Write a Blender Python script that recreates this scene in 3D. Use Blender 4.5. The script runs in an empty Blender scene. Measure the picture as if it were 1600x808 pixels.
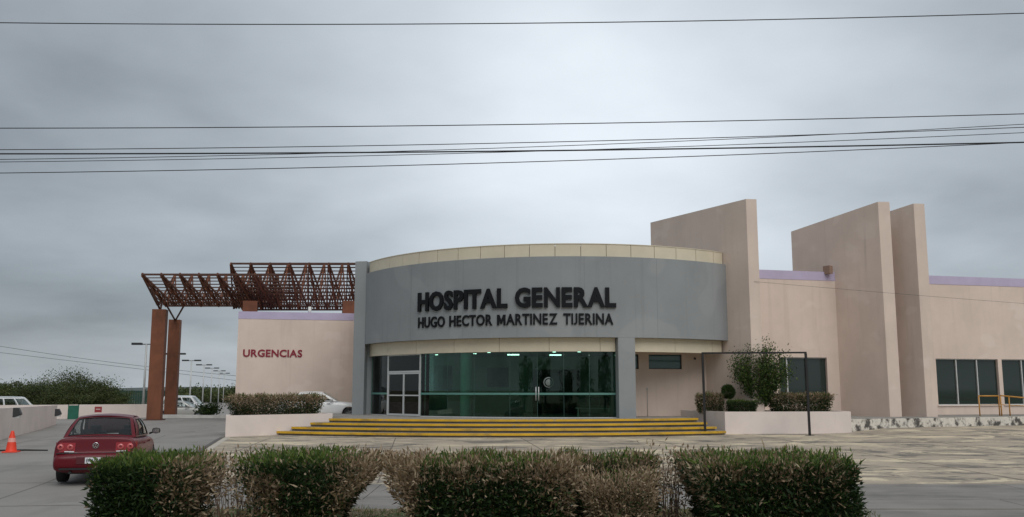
import bpy, bmesh, math, random
import numpy as np
from mathutils import Vector, Matrix
R = math.radians
rng = np.random.default_rng(7)
random.seed(7)
scene = bpy.context.scene
col = scene.collection

# ------------------------------------------------------------------ camera
H = 1.9                                   # eye height above the plaza
FPX = 1440.0                              # focal length in pixels of a 1600 px wide frame
TH = math.atan(206.0 / FPX)               # upward pitch
cam_d = bpy.data.cameras.new("camera"); cam = bpy.data.objects.new("camera", cam_d); col.objects.link(cam)
cam.location = (0, 0, H); cam.rotation_euler = (R(90) + TH, 0, 0)
cam_d.sensor_width = 36; cam_d.lens = FPX / 1600 * 36; cam_d.clip_start = 0.1; cam_d.clip_end = 8000
scene.camera = cam

# ------------------------------------------------------------------ sky, sun, exposure
SUN_EL, SUN_AZ = R(48), R(155)            # azimuth clockwise from +Y: behind the camera, to its right
w = bpy.data.worlds.new("World"); scene.world = w; w.use_nodes = True
nt = w.node_tree; N = nt.nodes; L = nt.links; N.clear()
def wn(t, **k):
    n = N.new(t)
    for a, b in k.items(): setattr(n, a, b)
    return n
def wmath(op, a, b=None, c=None):
    n = wn('ShaderNodeMath', operation=op)
    for i, v in enumerate((a, b, c)):
        if v is None: continue
        if isinstance(v, (int, float)): n.inputs[i].default_value = v
        else: L.new(v, n.inputs[i])
    return n.outputs[0]
tc = wn('ShaderNodeTexCoord')
sep = wn('ShaderNodeSeparateXYZ'); L.new(tc.outputs['Generated'], sep.inputs[0])
zc = wmath('MAXIMUM', sep.outputs[2], 0.0)
den = wmath('ADD', zc, 0.22)
px_ = wmath('DIVIDE', sep.outputs[0], den); py_ = wmath('DIVIDE', sep.outputs[1], den)
cmb = wn('ShaderNodeCombineXYZ'); L.new(px_, cmb.inputs[0]); L.new(py_, cmb.inputs[1])
n1 = wn('ShaderNodeTexNoise'); n1.inputs['Scale'].default_value = 0.85; n1.inputs['Detail'].default_value = 5; n1.inputs['Roughness'].default_value = 0.45
n1.inputs['Distortion'].default_value = 0.3
mp = wn('ShaderNodeMapping'); mp.inputs['Location'].default_value = (0.4, 2.3, 0); L.new(cmb.outputs[0], mp.inputs[0]); L.new(mp.outputs[0], n1.inputs['Vector'])
n2 = wn('ShaderNodeTexNoise'); n2.inputs['Scale'].default_value = 2.6; n2.inputs['Detail'].default_value = 6; n2.inputs['Roughness'].default_value = 0.5
L.new(mp.outputs[0], n2.inputs['Vector'])
# the thin part of the cloud deck ahead, where more daylight comes through
dot = wn('ShaderNodeVectorMath', operation='DOT_PRODUCT'); L.new(tc.outputs['Generated'], dot.inputs[0])
gd = Vector((math.sin(R(6)) * math.cos(R(14)), math.cos(R(6)) * math.cos(R(14)), math.sin(R(14)))); dot.inputs[1].default_value = gd
glow = wmath('POWER', wmath('MAXIMUM', dot.outputs['Value'], 0.0), 24.0)
val = wmath('ADD', 0.30, wmath('MULTIPLY', wmath('SUBTRACT', n1.outputs[0], 0.5), 0.50))
val = wmath('ADD', val, wmath('MULTIPLY', wmath('SUBTRACT', n2.outputs[0], 0.5), 0.20))
val = wmath('ADD', val, wmath('MULTIPLY', glow, 0.50))
val = wmath('ADD', val, wmath('MULTIPLY', wmath('POWER', wmath('SUBTRACT', 1.0, zc), 14.0), 0.13))   # paler air low over the horizon
# overcast sky: luminance grows towards the zenith
val = wmath('MULTIPLY', val, wmath('ADD', 0.92, wmath('MULTIPLY', wmath('SUBTRACT', zc, 0.2), 0.75)))
tint = wn('ShaderNodeMix', data_type='RGBA'); tint.inputs[6].default_value = (0.86, 0.985, 1.10, 1); tint.inputs[7].default_value = (0.95, 1.0, 1.05, 1)
L.new(val, tint.inputs[0])
cl = wn('ShaderNodeVectorMath', operation='SCALE'); L.new(tint.outputs[2], cl.inputs[0]); L.new(val, cl.inputs['Scale'])
sky = wn('ShaderNodeTexSky', sky_type='NISHITA', sun_disc=False, sun_elevation=SUN_EL, sun_rotation=SUN_AZ)
mix = wn('ShaderNodeMix', data_type='RGBA'); mix.inputs[0].default_value = 0.92
sk = wn('ShaderNodeVectorMath', operation='SCALE'); sk.inputs['Scale'].default_value = 0.08; L.new(sky.outputs[0], sk.inputs[0])
L.new(sk.outputs[0], mix.inputs[6]); L.new(cl.outputs[0], mix.inputs[7])
bg = wn('ShaderNodeBackground'); bg.inputs[1].default_value = 1.0; L.new(mix.outputs[2], bg.inputs[0])
wo = wn('ShaderNodeOutputWorld'); L.new(bg.outputs[0], wo.inputs[0])
sun_d = bpy.data.lights.new("sun", 'SUN'); sun = bpy.data.objects.new("sun", sun_d); col.objects.link(sun)
sun_d.energy = 1.3; sun_d.angle = R(50); sun_d.color = (1.0, 0.965, 0.92)
sdir = Vector((math.sin(SUN_AZ) * math.cos(SUN_EL), math.cos(SUN_AZ) * math.cos(SUN_EL), math.sin(SUN_EL)))
sun.rotation_euler = sdir.to_track_quat('Z', 'Y').to_euler(); sun.location = (20, -20, 40)
vs = scene.view_settings; vs.view_transform = 'Standard'; vs.look = 'None'; vs.gamma = 1; vs.use_curve_mapping = False
vs.exposure = 0.32

# ------------------------------------------------------------------ helpers
def at(px, py, Y):
    """the point at depth Y that the photograph shows at (px, py)"""
    u = (px - 800) / FPX; v = (404 - py) / FPX
    d = Vector((u, math.cos(TH) - v * math.sin(TH), math.sin(TH) + v * math.cos(TH)))
    return Vector((0, 0, H)) + d * (Y / d.y)
def ss(a, b, x):
    t = min(1, max(0, (x - a) / (b - a))); return t * t * (3 - 2 * t)
def gz(x, y):
    z = -0.0125 * max(0, 36 - max(y, 2))
    z += 0.20 * ss(14, 17.5, x) * ss(32, 41.5, y)
    z += 0.36 * ss(-17, -12.5, x) * (1 - ss(0, 4, x)) * ss(43, 47.5, y)
    z += 0.10 * ss(45, 56, y) * (1 - ss(-17, -12.5, x))
    z -= 0.55 * ss(62.5, 70, y)
    return z
def lin(r, g, b):
    f = lambda c: ((c / 255 + 0.055) / 1.055) ** 2.4 if c > 10 else c / 255 / 12.92
    return (f(r), f(g), f(b))

class MB:
    def __init__(s): s.v = []; s.f = []; s.sm = []
    def add(s, vs_, fs, smooth=False):
        o = len(s.v); s.v += [tuple(p) for p in vs_]; s.f += [tuple(i + o for i in f) for f in fs]; s.sm += [smooth] * len(fs); return s
    def box(s, c, d, rz=0.0, M=None):
        x, y, z = d[0] / 2, d[1] / 2, d[2] / 2
        p = [Vector((i * x, j * y, k * z)) for k in (-1, 1) for j in (-1, 1) for i in (-1, 1)]
        m = M if M is not None else Matrix.Rotation(rz, 3, 'Z')
        p = [m @ q + Vector(c) for q in p]
        return s.add(p, [(0, 2, 3, 1), (4, 5, 7, 6), (0, 1, 5, 4), (2, 6, 7, 3), (0, 4, 6, 2), (1, 3, 7, 5)])
    def b2(s, a, b): return s.box([(a[i] + b[i]) / 2 for i in range(3)], [abs(b[i] - a[i]) for i in range(3)])
    def bar(s, p, q, w_, h_):
        p, q = Vector(p), Vector(q); d = (q - p); l = d.length; d = d / l
        side = d.cross(Vector((0, 0, 1)));
        if side.length < 1e-4: side = Vector((1, 0, 0))
        side.normalize(); up = side.cross(d)
        M = Matrix((side, d, up)).transposed()
        return s.box((p + q) / 2, (w_, l, h_), M=M)
    def prism(s, poly, z0, z1):
        n = len(poly)
        a = sum(poly[i][0] * poly[(i + 1) % n][1] - poly[(i + 1) % n][0] * poly[i][1] for i in range(n))
        if a < 0: poly = poly[::-1]
        vs_ = [(p[0], p[1], z0) for p in poly] + [(p[0], p[1], z1) for p in poly]
        fs = [tuple(range(n - 1, -1, -1)), tuple(range(n, 2 * n))] + [(i, (i + 1) % n, n + (i + 1) % n, n + i) for i in range(n)]
        return s.add(vs_, fs)
    def tube(s, pts, r, n=8, caps=True, smooth=True):
        pts = [Vector(p) for p in pts]; vs_ = []; fs = []
        rs = r if isinstance(r, (list, tuple)) else [r] * len(pts)
        ref = None
        for i, p in enumerate(pts):
            d = (pts[min(i + 1, len(pts) - 1)] - pts[max(i - 1, 0)]).normalized()
            if ref is None:
                ref = d.cross(Vector((0, 0, 1)))
                if ref.length < 1e-3: ref = Vector((1, 0, 0))
            ref = (ref - d * ref.dot(d)).normalized(); b = d.cross(ref)
            for k in range(n):
                a = 2 * math.pi * k / n; vs_.append(p + (ref * math.cos(a) + b * math.sin(a)) * rs[i])
        for i in range(len(pts) - 1):
            for k in range(n):
                fs.append((i * n + k, i * n + (k + 1) % n, (i + 1) * n + (k + 1) % n, (i + 1) * n + k))
        s.add(vs_, fs, smooth)
        if caps:
            o = len(s.v) - len(vs_); s.f += [tuple(o + k for k in range(n - 1, -1, -1)), tuple(o + len(vs_) - n + k for k in range(n))]; s.sm += [False, False]
        return s
    def lathe(s, prof, n=16, c=(0, 0, 0), axis='Z', smooth=True):
        vs_ = []; fs = []; m = len(prof)
        for k in range(n):
            a = 2 * math.pi * k / n
            for r, z in prof:
                p = (r * math.cos(a), r * math.sin(a), z)
                if axis == 'Y': p = (p[0], p[2], p[1])
                if axis == 'X': p = (p[2], p[0], p[1])
                vs_.append((p[0] + c[0], p[1] + c[1], p[2] + c[2]))
        for k in range(n):
            for i in range(m - 1):
                q = (k * m + i, k * m + i + 1, ((k + 1) % n) * m + i + 1, ((k + 1) % n) * m + i)
                fs.append(q if axis == 'Z' else q[::-1])
        return s.add(vs_, fs, smooth)
    def grid(s, fn, nu, nv, smooth=True, flip=False):
        vs_ = [fn(i / nu, j / nv) for j in range(nv + 1) for i in range(nu + 1)]
        fs = [(j * (nu + 1) + i, j * (nu + 1) + i + 1, (j + 1) * (nu + 1) + i + 1, (j + 1) * (nu + 1) + i) for j in range(nv) for i in range(nu)]
        if flip: fs = [f[::-1] for f in fs]
        return s.add(vs_, fs, smooth)
    def arc(s, c, r0, r1, a0, a1, z0, z1, n=None):
        """a curved wall: angles in degrees from -Y, clockwise seen from below is +"""
        n = n or max(1, int(abs(a1 - a0) / 1.5))
        vs_ = []
        for i in range(n + 1):
            a = R(a0 + (a1 - a0) * i / n); sx, cy = math.sin(a), -math.cos(a)
            for r, z in ((r1, z0), (r1, z1), (r0, z1), (r0, z0)): vs_.append((c[0] + r * sx, c[1] + r * cy, z))
        fs = []
        for i in range(n):
            o = 4 * i
            for k in range(4): fs.append((o + k, o + 4 + k, o + 4 + (k + 1) % 4, o + (k + 1) % 4))
        fs += [(0, 1, 2, 3), (4 * n + 3, 4 * n + 2, 4 * n + 1, 4 * n)]
        return s.add(vs_, fs)
    def mesh(s, name):
        me = bpy.data.meshes.new(name); me.from_pydata(s.v, [], s.f); me.polygons.foreach_set('use_smooth', s.sm); me.update(); return me
    def build(s, name, m, parent=None, origin=None):
        """a mesh object; with a parent the coordinates are the parent's own unless origin gives the parent's place in the world"""
        me = s.mesh(name); me.materials.append(m); o = bpy.data.objects.new(name, me); col.objects.link(o)
        if parent:
            o.parent = parent
            if origin is not None: o.location = tuple(-c for c in origin)
        return o
def tag(o, label=None, cat=None, group=None, kind=None):
    for k, v in (('label', label), ('category', cat), ('group', group), ('kind', kind)):
        if v: o[k] = v
    return o
def thing(name, label, cat, loc=(0, 0, 0), rz=0.0, group=None):
    o = bpy.data.objects.new(name, None); col.objects.link(o); o.location = loc; o.rotation_euler = (0, 0, rz)
    o.empty_display_size = 0.3
    return tag(o, label, cat, group)
def copy_tree(o, parent=None):
    c = o.copy(); col.objects.link(c); c.parent = parent
    for ch in list(o.children): copy_tree(ch, c)
    return c

# ------------------------------------------------------------------ materials
def mat(name, c, rough=0.7, var=0.0, vscale=1.0, c2=None, bump=0.0, bscale=30.0, metal=0.0, spec=0.5, stretch=(1, 1, 1), coat=0.0, detail=6, ramp=(0.35, 0.65)):
    m = bpy.data.materials.new(name); m.use_nodes = True; t = m.node_tree; n = t.nodes; b = n['Principled BSDF']
    b.inputs['Base Color'].default_value = (*c, 1); b.inputs['Roughness'].default_value = rough; b.inputs['Metallic'].default_value = metal
    b.inputs['Specular IOR Level'].default_value = spec; b.inputs['Coat Weight'].default_value = coat
    geo = n.new('ShaderNodeNewGeometry'); mpn = n.new('ShaderNodeMapping'); mpn.inputs['Scale'].default_value = stretch
    t.links.new(geo.outputs['Position'], mpn.inputs[0])
    if var or c2:
        ns = n.new('ShaderNodeTexNoise'); ns.inputs['Scale'].default_value = vscale; ns.inputs['Detail'].default_value = detail; ns.inputs['Roughness'].default_value = 0.6
        t.links.new(mpn.outputs[0], ns.inputs['Vector'])
        r_ = n.new('ShaderNodeValToRGB'); t.links.new(ns.outputs[0], r_.inputs[0])
        lo = c2 or tuple(x * (1 - var) for x in c); hi = c if c2 else tuple(min(1, x * (1 + var)) for x in c)
        r_.color_ramp.elements[0].position = ramp[0]; r_.color_ramp.elements[0].color = (*lo, 1)
        r_.color_ramp.elements[1].position = ramp[1]; r_.color_ramp.elements[1].color = (*hi, 1)
        t.links.new(r_.outputs[0], b.inputs['Base Color'])
    if bump:
        nb = n.new('ShaderNodeTexNoise'); nb.inputs['Scale'].default_value = bscale; nb.inputs['Detail'].default_value = 4
        t.links.new(mpn.outputs[0], nb.inputs['Vector'])
        bp = n.new('ShaderNodeBump'); bp.inputs['Strength'].default_value = bump; bp.inputs['Distance'].default_value = 0.02
        t.links.new(nb.outputs[0], bp.inputs['Height']); t.links.new(bp.outputs[0], b.inputs['Normal'])
    return m
def overlay(m, c, scale, lo, hi, stretch=(1, 1, 1), amount=1.0, zfade=None, detail=8):
    """a stain of its own colour over a material"""
    t = m.node_tree; n = t.nodes; b = n['Principled BSDF']
    geo = n.new('ShaderNodeNewGeometry'); mp_ = n.new('ShaderNodeMapping'); mp_.inputs['Scale'].default_value = stretch; t.links.new(geo.outputs['Position'], mp_.inputs[0])
    ns = n.new('ShaderNodeTexNoise'); ns.inputs['Scale'].default_value = scale; ns.inputs['Detail'].default_value = detail; ns.inputs['Roughness'].default_value = 0.62
    t.links.new(mp_.outputs[0], ns.inputs['Vector'])
    mr = n.new('ShaderNodeMapRange'); mr.interpolation_type = 'SMOOTHSTEP'; mr.inputs[1].default_value = lo; mr.inputs[2].default_value = hi; mr.inputs[4].default_value = amount
    t.links.new(ns.outputs[0], mr.inputs[0])
    mx = n.new('ShaderNodeMix'); mx.data_type = 'RGBA'; mx.inputs[7].default_value = (*c, 1); t.links.new(mr.outputs[0], mx.inputs[0])
    src = b.inputs['Base Color']
    if src.is_linked: t.links.new(src.links[0].from_socket, mx.inputs[6])
    else: mx.inputs[6].default_value = src.default_value
    t.links.new(mx.outputs[2], src)
    return m
def glass(name, tintc, refl=(0.9, 0.95, 0.93), rough=0.0, ior=1.5):
    m = bpy.data.materials.new(name); m.use_nodes = True; t = m.node_tree; n = t.nodes; n.clear()
    o = n.new('ShaderNodeOutputMaterial'); mx = n.new('ShaderNodeMixShader'); fr = n.new('ShaderNodeFresnel'); fr.inputs[0].default_value = ior
    tr = n.new('ShaderNodeBsdfTransparent'); tr.inputs[0].default_value = (*tintc, 1)
    g = n.new('ShaderNodeBsdfGlossy'); g.inputs[0].default_value = (*refl, 1); g.inputs['Roughness'].default_value = rough
    t.links.new(fr.outputs[0], mx.inputs[0]); t.links.new(tr.outputs[0], mx.inputs[1]); t.links.new(g.outputs[0], mx.inputs[2]); t.links.new(mx.outputs[0], o.inputs[0])
    return m
def emit(name, c, s):
    m = bpy.data.materials.new(name); m.use_nodes = True; b = m.node_tree.nodes['Principled BSDF']
    b.inputs['Base Color'].default_value = (*c, 1); b.inputs['Emission Color'].default_value = (*c, 1); b.inputs['Emission Strength'].default_value = s; return m
def leafmat(name, stops, rough=0.6, trans=0.25):
    m = bpy.data.materials.new(name); m.use_nodes = True; t = m.node_tree; n = t.nodes; b = n['Principled BSDF']
    at_ = n.new('ShaderNodeAttribute'); at_.attribute_name = 'tint'
    r_ = n.new('ShaderNodeValToRGB'); t.links.new(at_.outputs['Fac'], r_.inputs[0])
    e = r_.color_ramp.elements
    while len(e) < len(stops): e.new(0.5)
    for i, (p, c) in enumerate(stops): e[i].position = p; e[i].color = (*c, 1)
    t.links.new(r_.outputs[0], b.inputs['Base Color']); b.inputs['Roughness'].default_value = rough; b.inputs['Specular IOR Level'].default_value = 0.3
    tl = n.new('ShaderNodeBsdfTranslucent'); t.links.new(r_.outputs[0], tl.inputs[0])
    mx = n.new('ShaderNodeMixShader'); mx.inputs[0].default_value = trans
    t.links.new(b.outputs[0], mx.inputs[1]); t.links.new(tl.outputs[0], mx.inputs[2]); t.links.new(mx.outputs[0], n['Material Output'].inputs[0])
    return m
M = {}
M['wall'] = overlay(overlay(mat('painted stucco', (0.70, 0.575, 0.495), 0.85, 0.05, 0.6, bump=0.25, bscale=45), (0.50, 0.40, 0.34), 0.35, 0.52, 0.8, (1, 1, 0.35), 0.45), (0.36, 0.30, 0.26), 0.9, 0.60, 0.80, (1.6, 1.6, 0.12), 0.4)
overlay(M['wall'], (0.42, 0.335, 0.28), 2.4, 0.50, 0.78, (1.5, 1.5, 0.06), 0.20)
overlay(M['wall'], (0.80, 0.69, 0.61), 0.55, 0.58, 0.66, (1, 1, 1.4), 0.35, detail=2)
M['planter'] = overlay(mat('planter stucco', (0.74, 0.65, 0.60), 0.85, 0.05, 0.8, bump=0.25, bscale=45), (0.40, 0.34, 0.30), 1.3, 0.60, 0.78, (1.5, 1.5, 0.2), 0.4)
M['lavender'] = mat('lavender paint', (0.50, 0.44, 0.60), 0.8, 0.07, 0.9)
M['grey'] = overlay(mat('grey paint', (0.265, 0.282, 0.29), 0.7, 0.05, 0.5, bump=0.12, bscale=30), (0.205, 0.22, 0.23), 0.6, 0.50, 0.8, (1, 1, 0.4), 0.5)
overlay(M['grey'], (0.33, 0.345, 0.35), 0.45, 0.57, 0.63, (1, 1, 0.8), 0.4, detail=1); overlay(M['grey'], (0.17, 0.18, 0.185), 2.0, 0.52, 0.8, (1.5, 1.5, 0.05), 0.4)
M['cream'] = mat('cream panel', (0.66, 0.59, 0.45), 0.5, 0.05, 0.9)
M['greyjoint'] = mat('grey joint', (0.19, 0.20, 0.205), 0.8)
M['cream_dark'] = mat('panel joint', (0.20, 0.17, 0.13), 0.8)
M['concrete'] = overlay(mat('step concrete', (0.27, 0.25, 0.225), 0.85, 0.10, 1.5, bump=0.2), (0.12, 0.115, 0.11), 0.9, 0.50, 0.70, amount=0.7)
M['yellow'] = overlay(overlay(mat('yellow paint', (0.66, 0.385, 0.018), 0.55, 0.10, 2.0), (0.33, 0.29, 0.23), 7, 0.60, 0.70, (0.5, 1, 1), 0.8), (0.27, 0.175, 0.05), 2.2, 0.50, 0.70, (0.4, 1, 1), 0.7)
M['rust'] = overlay(mat('rusted steel', (0.18, 0.062, 0.028), 0.75, 0.18, 1.2, bump=0.15), (0.09, 0.035, 0.02), 1.6, 0.5, 0.72, (1.5, 1.5, 0.4), 0.6)
M['rust_mid'] = mat('rusted lattice', (0.12, 0.048, 0.028), 0.8, 0.2, 1.5)
M['rust_dark'] = mat('dark rusted bar', (0.085, 0.038, 0.026), 0.75, 0.2, 2)
M['black'] = mat('black metal', (0.012, 0.012, 0.013), 0.45)
M['letter'] = mat('black letter', (0.007, 0.008, 0.010), 0.6, spec=0.2)
M['redletter'] = mat('red letter', (0.24, 0.012, 0.03), 0.5)
M['alu'] = mat('aluminium', (0.62, 0.63, 0.62), 0.4, metal=0.3)
M['rail_alu'] = mat('teal glazing rail', (0.10, 0.25, 0.21), 0.5)
M['glass'] = glass('green glass', (0.52, 0.76, 0.68))
M['doorglass'] = glass('clear glass', (0.62, 0.66, 0.64))
M['film'] = mat('dark green film glass', (0.020, 0.034, 0.030), 0.04, spec=0.55)
M['teal_glass'] = mat('teal glass', (0.06, 0.14, 0.14), 0.05, spec=0.55)
M['joint_glass'] = mat('glass edge', (0.06, 0.13, 0.11), 0.4)
M['steelpost'] = mat('galvanised steel', (0.50, 0.51, 0.50), 0.45, 0.06, 3, metal=0.2)
M['lamphead'] = mat('lamp head', (0.03, 0.03, 0.032), 0.5)
M['interior_wall'] = mat('interior wall', (0.42, 0.42, 0.36), 0.8, 0.05, 1)
M['interior_dark'] = mat('dark panel', (0.03, 0.03, 0.032), 0.6)
M['interior_floor'] = mat('terrazzo floor', (0.34, 0.32, 0.28), 0.25, 0.1, 6)
M['ceiling'] = mat('ceiling', (0.35, 0.36, 0.34), 0.8)
M['column'] = mat('white column', (0.72, 0.74, 0.70), 0.7)
M['lit'] = emit('lit lamp', (1, 0.97, 0.92), 3.0)


# ------------------------------------------------------------------ ground
def sheet(name, rows, nx, dz, m, parent=None, skirt=False):
    mb = MB()
    pts = []
    for (y, xl, xr) in rows:
        for i in range(nx + 1):
            x = xl + (xr - xl) * i / nx; pts.append((x, y, gz(x, y) + dz))
    fs = [(j * (nx + 1) + i, j * (nx + 1) + i + 1, (j + 1) * (nx + 1) + i + 1, (j + 1) * (nx + 1) + i) for j in range(len(rows) - 1) for i in range(nx)]
    mb.add(pts, fs, True)
    return mb.build(name, m, parent)
dirt = overlay(mat('dry ground', (0.20, 0.165, 0.11), 0.95, 0.2, 0.4, bump=0.4, bscale=12), (0.085, 0.11, 0.04), 0.15, 0.45, 0.6)
mb = MB()
xs = sorted(set([-3500, -1500, -700, -350, -200, -120, -80] + list(np.arange(-60, 61, 2.0)) + [80, 120, 200, 350, 700, 1500, 3500]))
ys = sorted(set([-3500, -1500, -600, -250, -100, -50, -25, -10, 0] + list(np.arange(2, 76, 1.0)) + [80, 100, 140, 200, 350, 700, 1500, 3500]))
pts = [(x, y, gz(x, y) - 0.07) for y in ys for x in xs]; nx_ = len(xs)
mb.add(pts, [(j * nx_ + i, j * nx_ + i + 1, (j + 1) * nx_ + i + 1, (j + 1) * nx_ + i) for j in range(len(ys) - 1) for i in range(nx_ - 1)], True)
tag(mb.build('ground', dirt), kind='structure')
# plaza of stained beige concrete
def plaza_material():
    m = bpy.data.materials.new('stained plaza concrete'); m.use_nodes = True; t = m.node_tree; n = t.nodes; b = n['Principled BSDF']; b.inputs['Roughness'].default_value = 0.8
    geo = n.new('ShaderNodeNewGeometry')
    def noise(scale, stretch, detail=6, rough=0.6, dist=0.0, rot=0.0):
        mp_ = n.new('ShaderNodeMapping'); mp_.inputs['Scale'].default_value = stretch; mp_.inputs['Rotation'].default_value = (0, 0, rot); t.links.new(geo.outputs['Position'], mp_.inputs[0])
        ns = n.new('ShaderNodeTexNoise'); ns.inputs['Scale'].default_value = scale; ns.inputs['Detail'].default_value = detail; ns.inputs['Roughness'].default_value = rough; ns.inputs['Distortion'].default_value = dist
        t.links.new(mp_.outputs[0], ns.inputs['Vector']); return ns.outputs[0]
    def ramp(src, a, b_):
        mr = n.new('ShaderNodeMapRange'); mr.interpolation_type = 'SMOOTHSTEP'; mr.inputs[1].default_value = a; mr.inputs[2].default_value = b_; t.links.new(src, mr.inputs[0]); return mr.outputs[0]
    def mixc(f, a, c, k=1.0):
        mx = n.new('ShaderNodeMix'); mx.data_type = 'RGBA'; mx.inputs[7].default_value = (*c, 1)
        if isinstance(a, tuple): mx.inputs[6].default_value = (*a, 1)
        else: t.links.new(a, mx.inputs[6])
        ml = n.new('ShaderNodeMath'); ml.operation = 'MULTIPLY'; ml.inputs[1].default_value = k; t.links.new(f, ml.inputs[0]); t.links.new(ml.outputs[0], mx.inputs[0]); return mx.outputs[2]
    c = mixc(ramp(noise(0.35, (1, 1, 1), 5), 0.35, 0.65), (0.46, 0.385, 0.29), (0.34, 0.285, 0.22))
    c = mixc(ramp(noise(0.9, (0.6, 1.0, 1), 9, 0.70, 0.9), 0.49, 0.60), c, (0.12, 0.112, 0.10), 0.85)
    c = mixc(ramp(noise(0.55, (0.55, 1.0, 1), 9, 0.70, 1.4, 0.25), 0.52, 0.60), c, (0.66, 0.56, 0.39), 0.85)
    c = mixc(ramp(noise(6, (1, 1, 1), 4, 0.6), 0.5, 0.8), c, (0.20, 0.17, 0.14), 0.35)
    t.links.new(c, b.inputs['Base Color'])
    bp = n.new('ShaderNodeBump'); bp.inputs['Strength'].default_value = 0.25; bp.inputs['Distance'].default_value = 0.02; t.links.new(noise(14, (1, 1, 1)), bp.inputs['Height']); t.links.new(bp.outputs[0], b.inputs['Normal'])
    return m
def border(y):        # the plaza's left edge along the driveway
    P = [(8, -6.9), (17, -7.2), (21.1, -7.9), (29.0, -9.75), (38.4, -11.75), (40, -12.2), (60, -12.2)]
    for (a, xa), (b, xb) in zip(P, P[1:]):
        if a <= y <= b: return xa + (xb - xa) * (y - a) / (b - a)
    return P[0][1] if y < 8 else P[-1][1]
Y0 = 21.1
tag(sheet('plaza', [(y, border(y), 48) for y in np.linspace(Y0, 50, 40)], 60, 0.008, plaza_material()), kind='structure')
drive = overlay(overlay(mat('driveway concrete', (0.245, 0.23, 0.212), 0.8, 0.08, 0.3, bump=0.2, bscale=25), (0.13, 0.122, 0.115), 0.5, 0.50, 0.75, (1, 0.35, 1), 0.55), (0.34, 0.32, 0.29), 0.8, 0.56, 0.72, (0.8, 1.2, 1), 0.5)
PJ = []
tag(sheet('driveway', [(y, -46, border(y) - 0.03) for y in np.linspace(6, 62.4, 60)], 44, 0.004, drive), kind='structure')
jm = mat('dark joint', (0.11, 0.10, 0.095), 0.9); djm = mat('driveway joint', (0.14, 0.13, 0.12), 0.9)
kerbm = mat('kerb edge', (0.46, 0.42, 0.36), 0.85, 0.12, 2)
# saw cuts in the driveway, laid as thin strips
def strip(name, pts, wd, dz, m, parent=None):
    mb = MB(); n = len(pts); vs_ = []
    for i, (x, y) in enumerate(pts):
        a = Vector(pts[max(i - 1, 0)]); b = Vector(pts[min(i + 1, n - 1)]); d = (b - a).normalized(); nn = Vector((-d.y, d.x)) * wd / 2
        for sgn in (-1, 1): vs_.append((x + nn.x * sgn, y + nn.y * sgn, gz(x, y) + dz))
    mb.add(vs_, [(2 * i, 2 * i + 2, 2 * i + 3, 2 * i + 1) for i in range(n - 1)]); return mb.build(name, m, parent)
dr = bpy.data.objects['driveway']
for yj in (13.5, 17.5, 21.5, 25.8, 30.3, 35, 40, 46): strip('joint', [(x, yj + (x + 10) * 0.10) for x in np.linspace(-30, border(yj) - 0.6, 24)], 0.03, 0.0075, djm, dr)
for xj in (0.0, 4.6, 9.2): strip('joint', [(border(y) - 2.6 - xj, y) for y in np.linspace(8, 60, 40)], 0.03, 0.0072, djm, dr)
strip('edge_band', [(border(y) - 0.10, y) for y in np.linspace(21.2, 38.2, 20)], 0.16, 0.011, jm, dr)
strip('kerb_band', [(border(y) + 0.14, y) for y in np.linspace(21.2, 38.2, 20)], 0.22, 0.013, kerbm, dr)
pz = bpy.data.objects['plaza']; pjm = mat('plaza joint', (0.12, 0.105, 0.09), 0.9)
for yj in (24.6, 28.4, 32.6, 37.0): strip('joint', [(x, yj + x * 0.03) for x in np.linspace(border(yj) + 0.4, 44, 60)], 0.03, 0.0135, pjm, pz)
for xj in range(-8, 44, 5): strip('joint', [(xj + (y - 21) * -0.10, y) for y in np.linspace(max(21.3, 21.3 + (-7.6 - xj) * 4.5), 37.5 if xj < 10 else 40.5, 24)], 0.03, 0.0128, pjm, pz)
# sidewalk of concrete slabs in front of the plaza
swm = overlay(overlay(mat('sidewalk concrete', (0.225, 0.21, 0.192), 0.85, 0.12, 0.8, bump=0.25), (0.125, 0.118, 0.11), 0.9, 0.46, 0.68, (0.5, 1.2, 1), 0.75), (0.34, 0.31, 0.27), 1.1, 0.62, 0.74, (0.5, 1.6, 1), 0.6)
sw = tag(sheet('sidewalk', [(y, -7.55, 48) for y in np.linspace(15.0, Y0 - 0.03, 10)], 40, 0.0, swm), kind='structure')
for row, (ya, yb) in enumerate(((17.15, 18.42), (18.45, Y0 - 0.05))):
    xe = -7.5
    while xe < 34:
        wd = 4.6 if row else 3.4
        mb = MB(); xa, xb = xe, xe + wd - 0.02
        cor = [(xa, ya), (xb, ya), (xb, yb), (xa, yb)]
        vs_ = [(x, y, gz(x, y) - 0.02) for x, y in cor] + [(x, y, gz(x, y) + 0.016) for x, y in cor]
        mb.add(vs_, [(4, 5, 6, 7), (0, 1, 5, 4), (1, 2, 6, 5), (2, 3, 7, 6), (3, 0, 4, 7)]); mb.build('slab', swm, sw); xe += wd
strip('joint', [(x, Y0 - 0.01) for x in np.linspace(-7.8, 46, 40)], 0.05, 0.019, jm, sw)
# verge under the hedges
soil = overlay(mat('verge soil', (0.15, 0.115, 0.075), 0.95, 0.3, 2.5, bump=0.6, bscale=20), (0.06, 0.085, 0.025), 0.8, 0.42, 0.58)
tag(sheet('verge', [(y, -7.0, 6.0) for y in np.linspace(8, 17.1, 12)], 30, 0.02, soil), kind='structure')
tag(sheet('parking_lot', [(y, -120, -17) for y in np.linspace(64, 190, 40)], 10, 0.004, drive), kind='structure')
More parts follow.
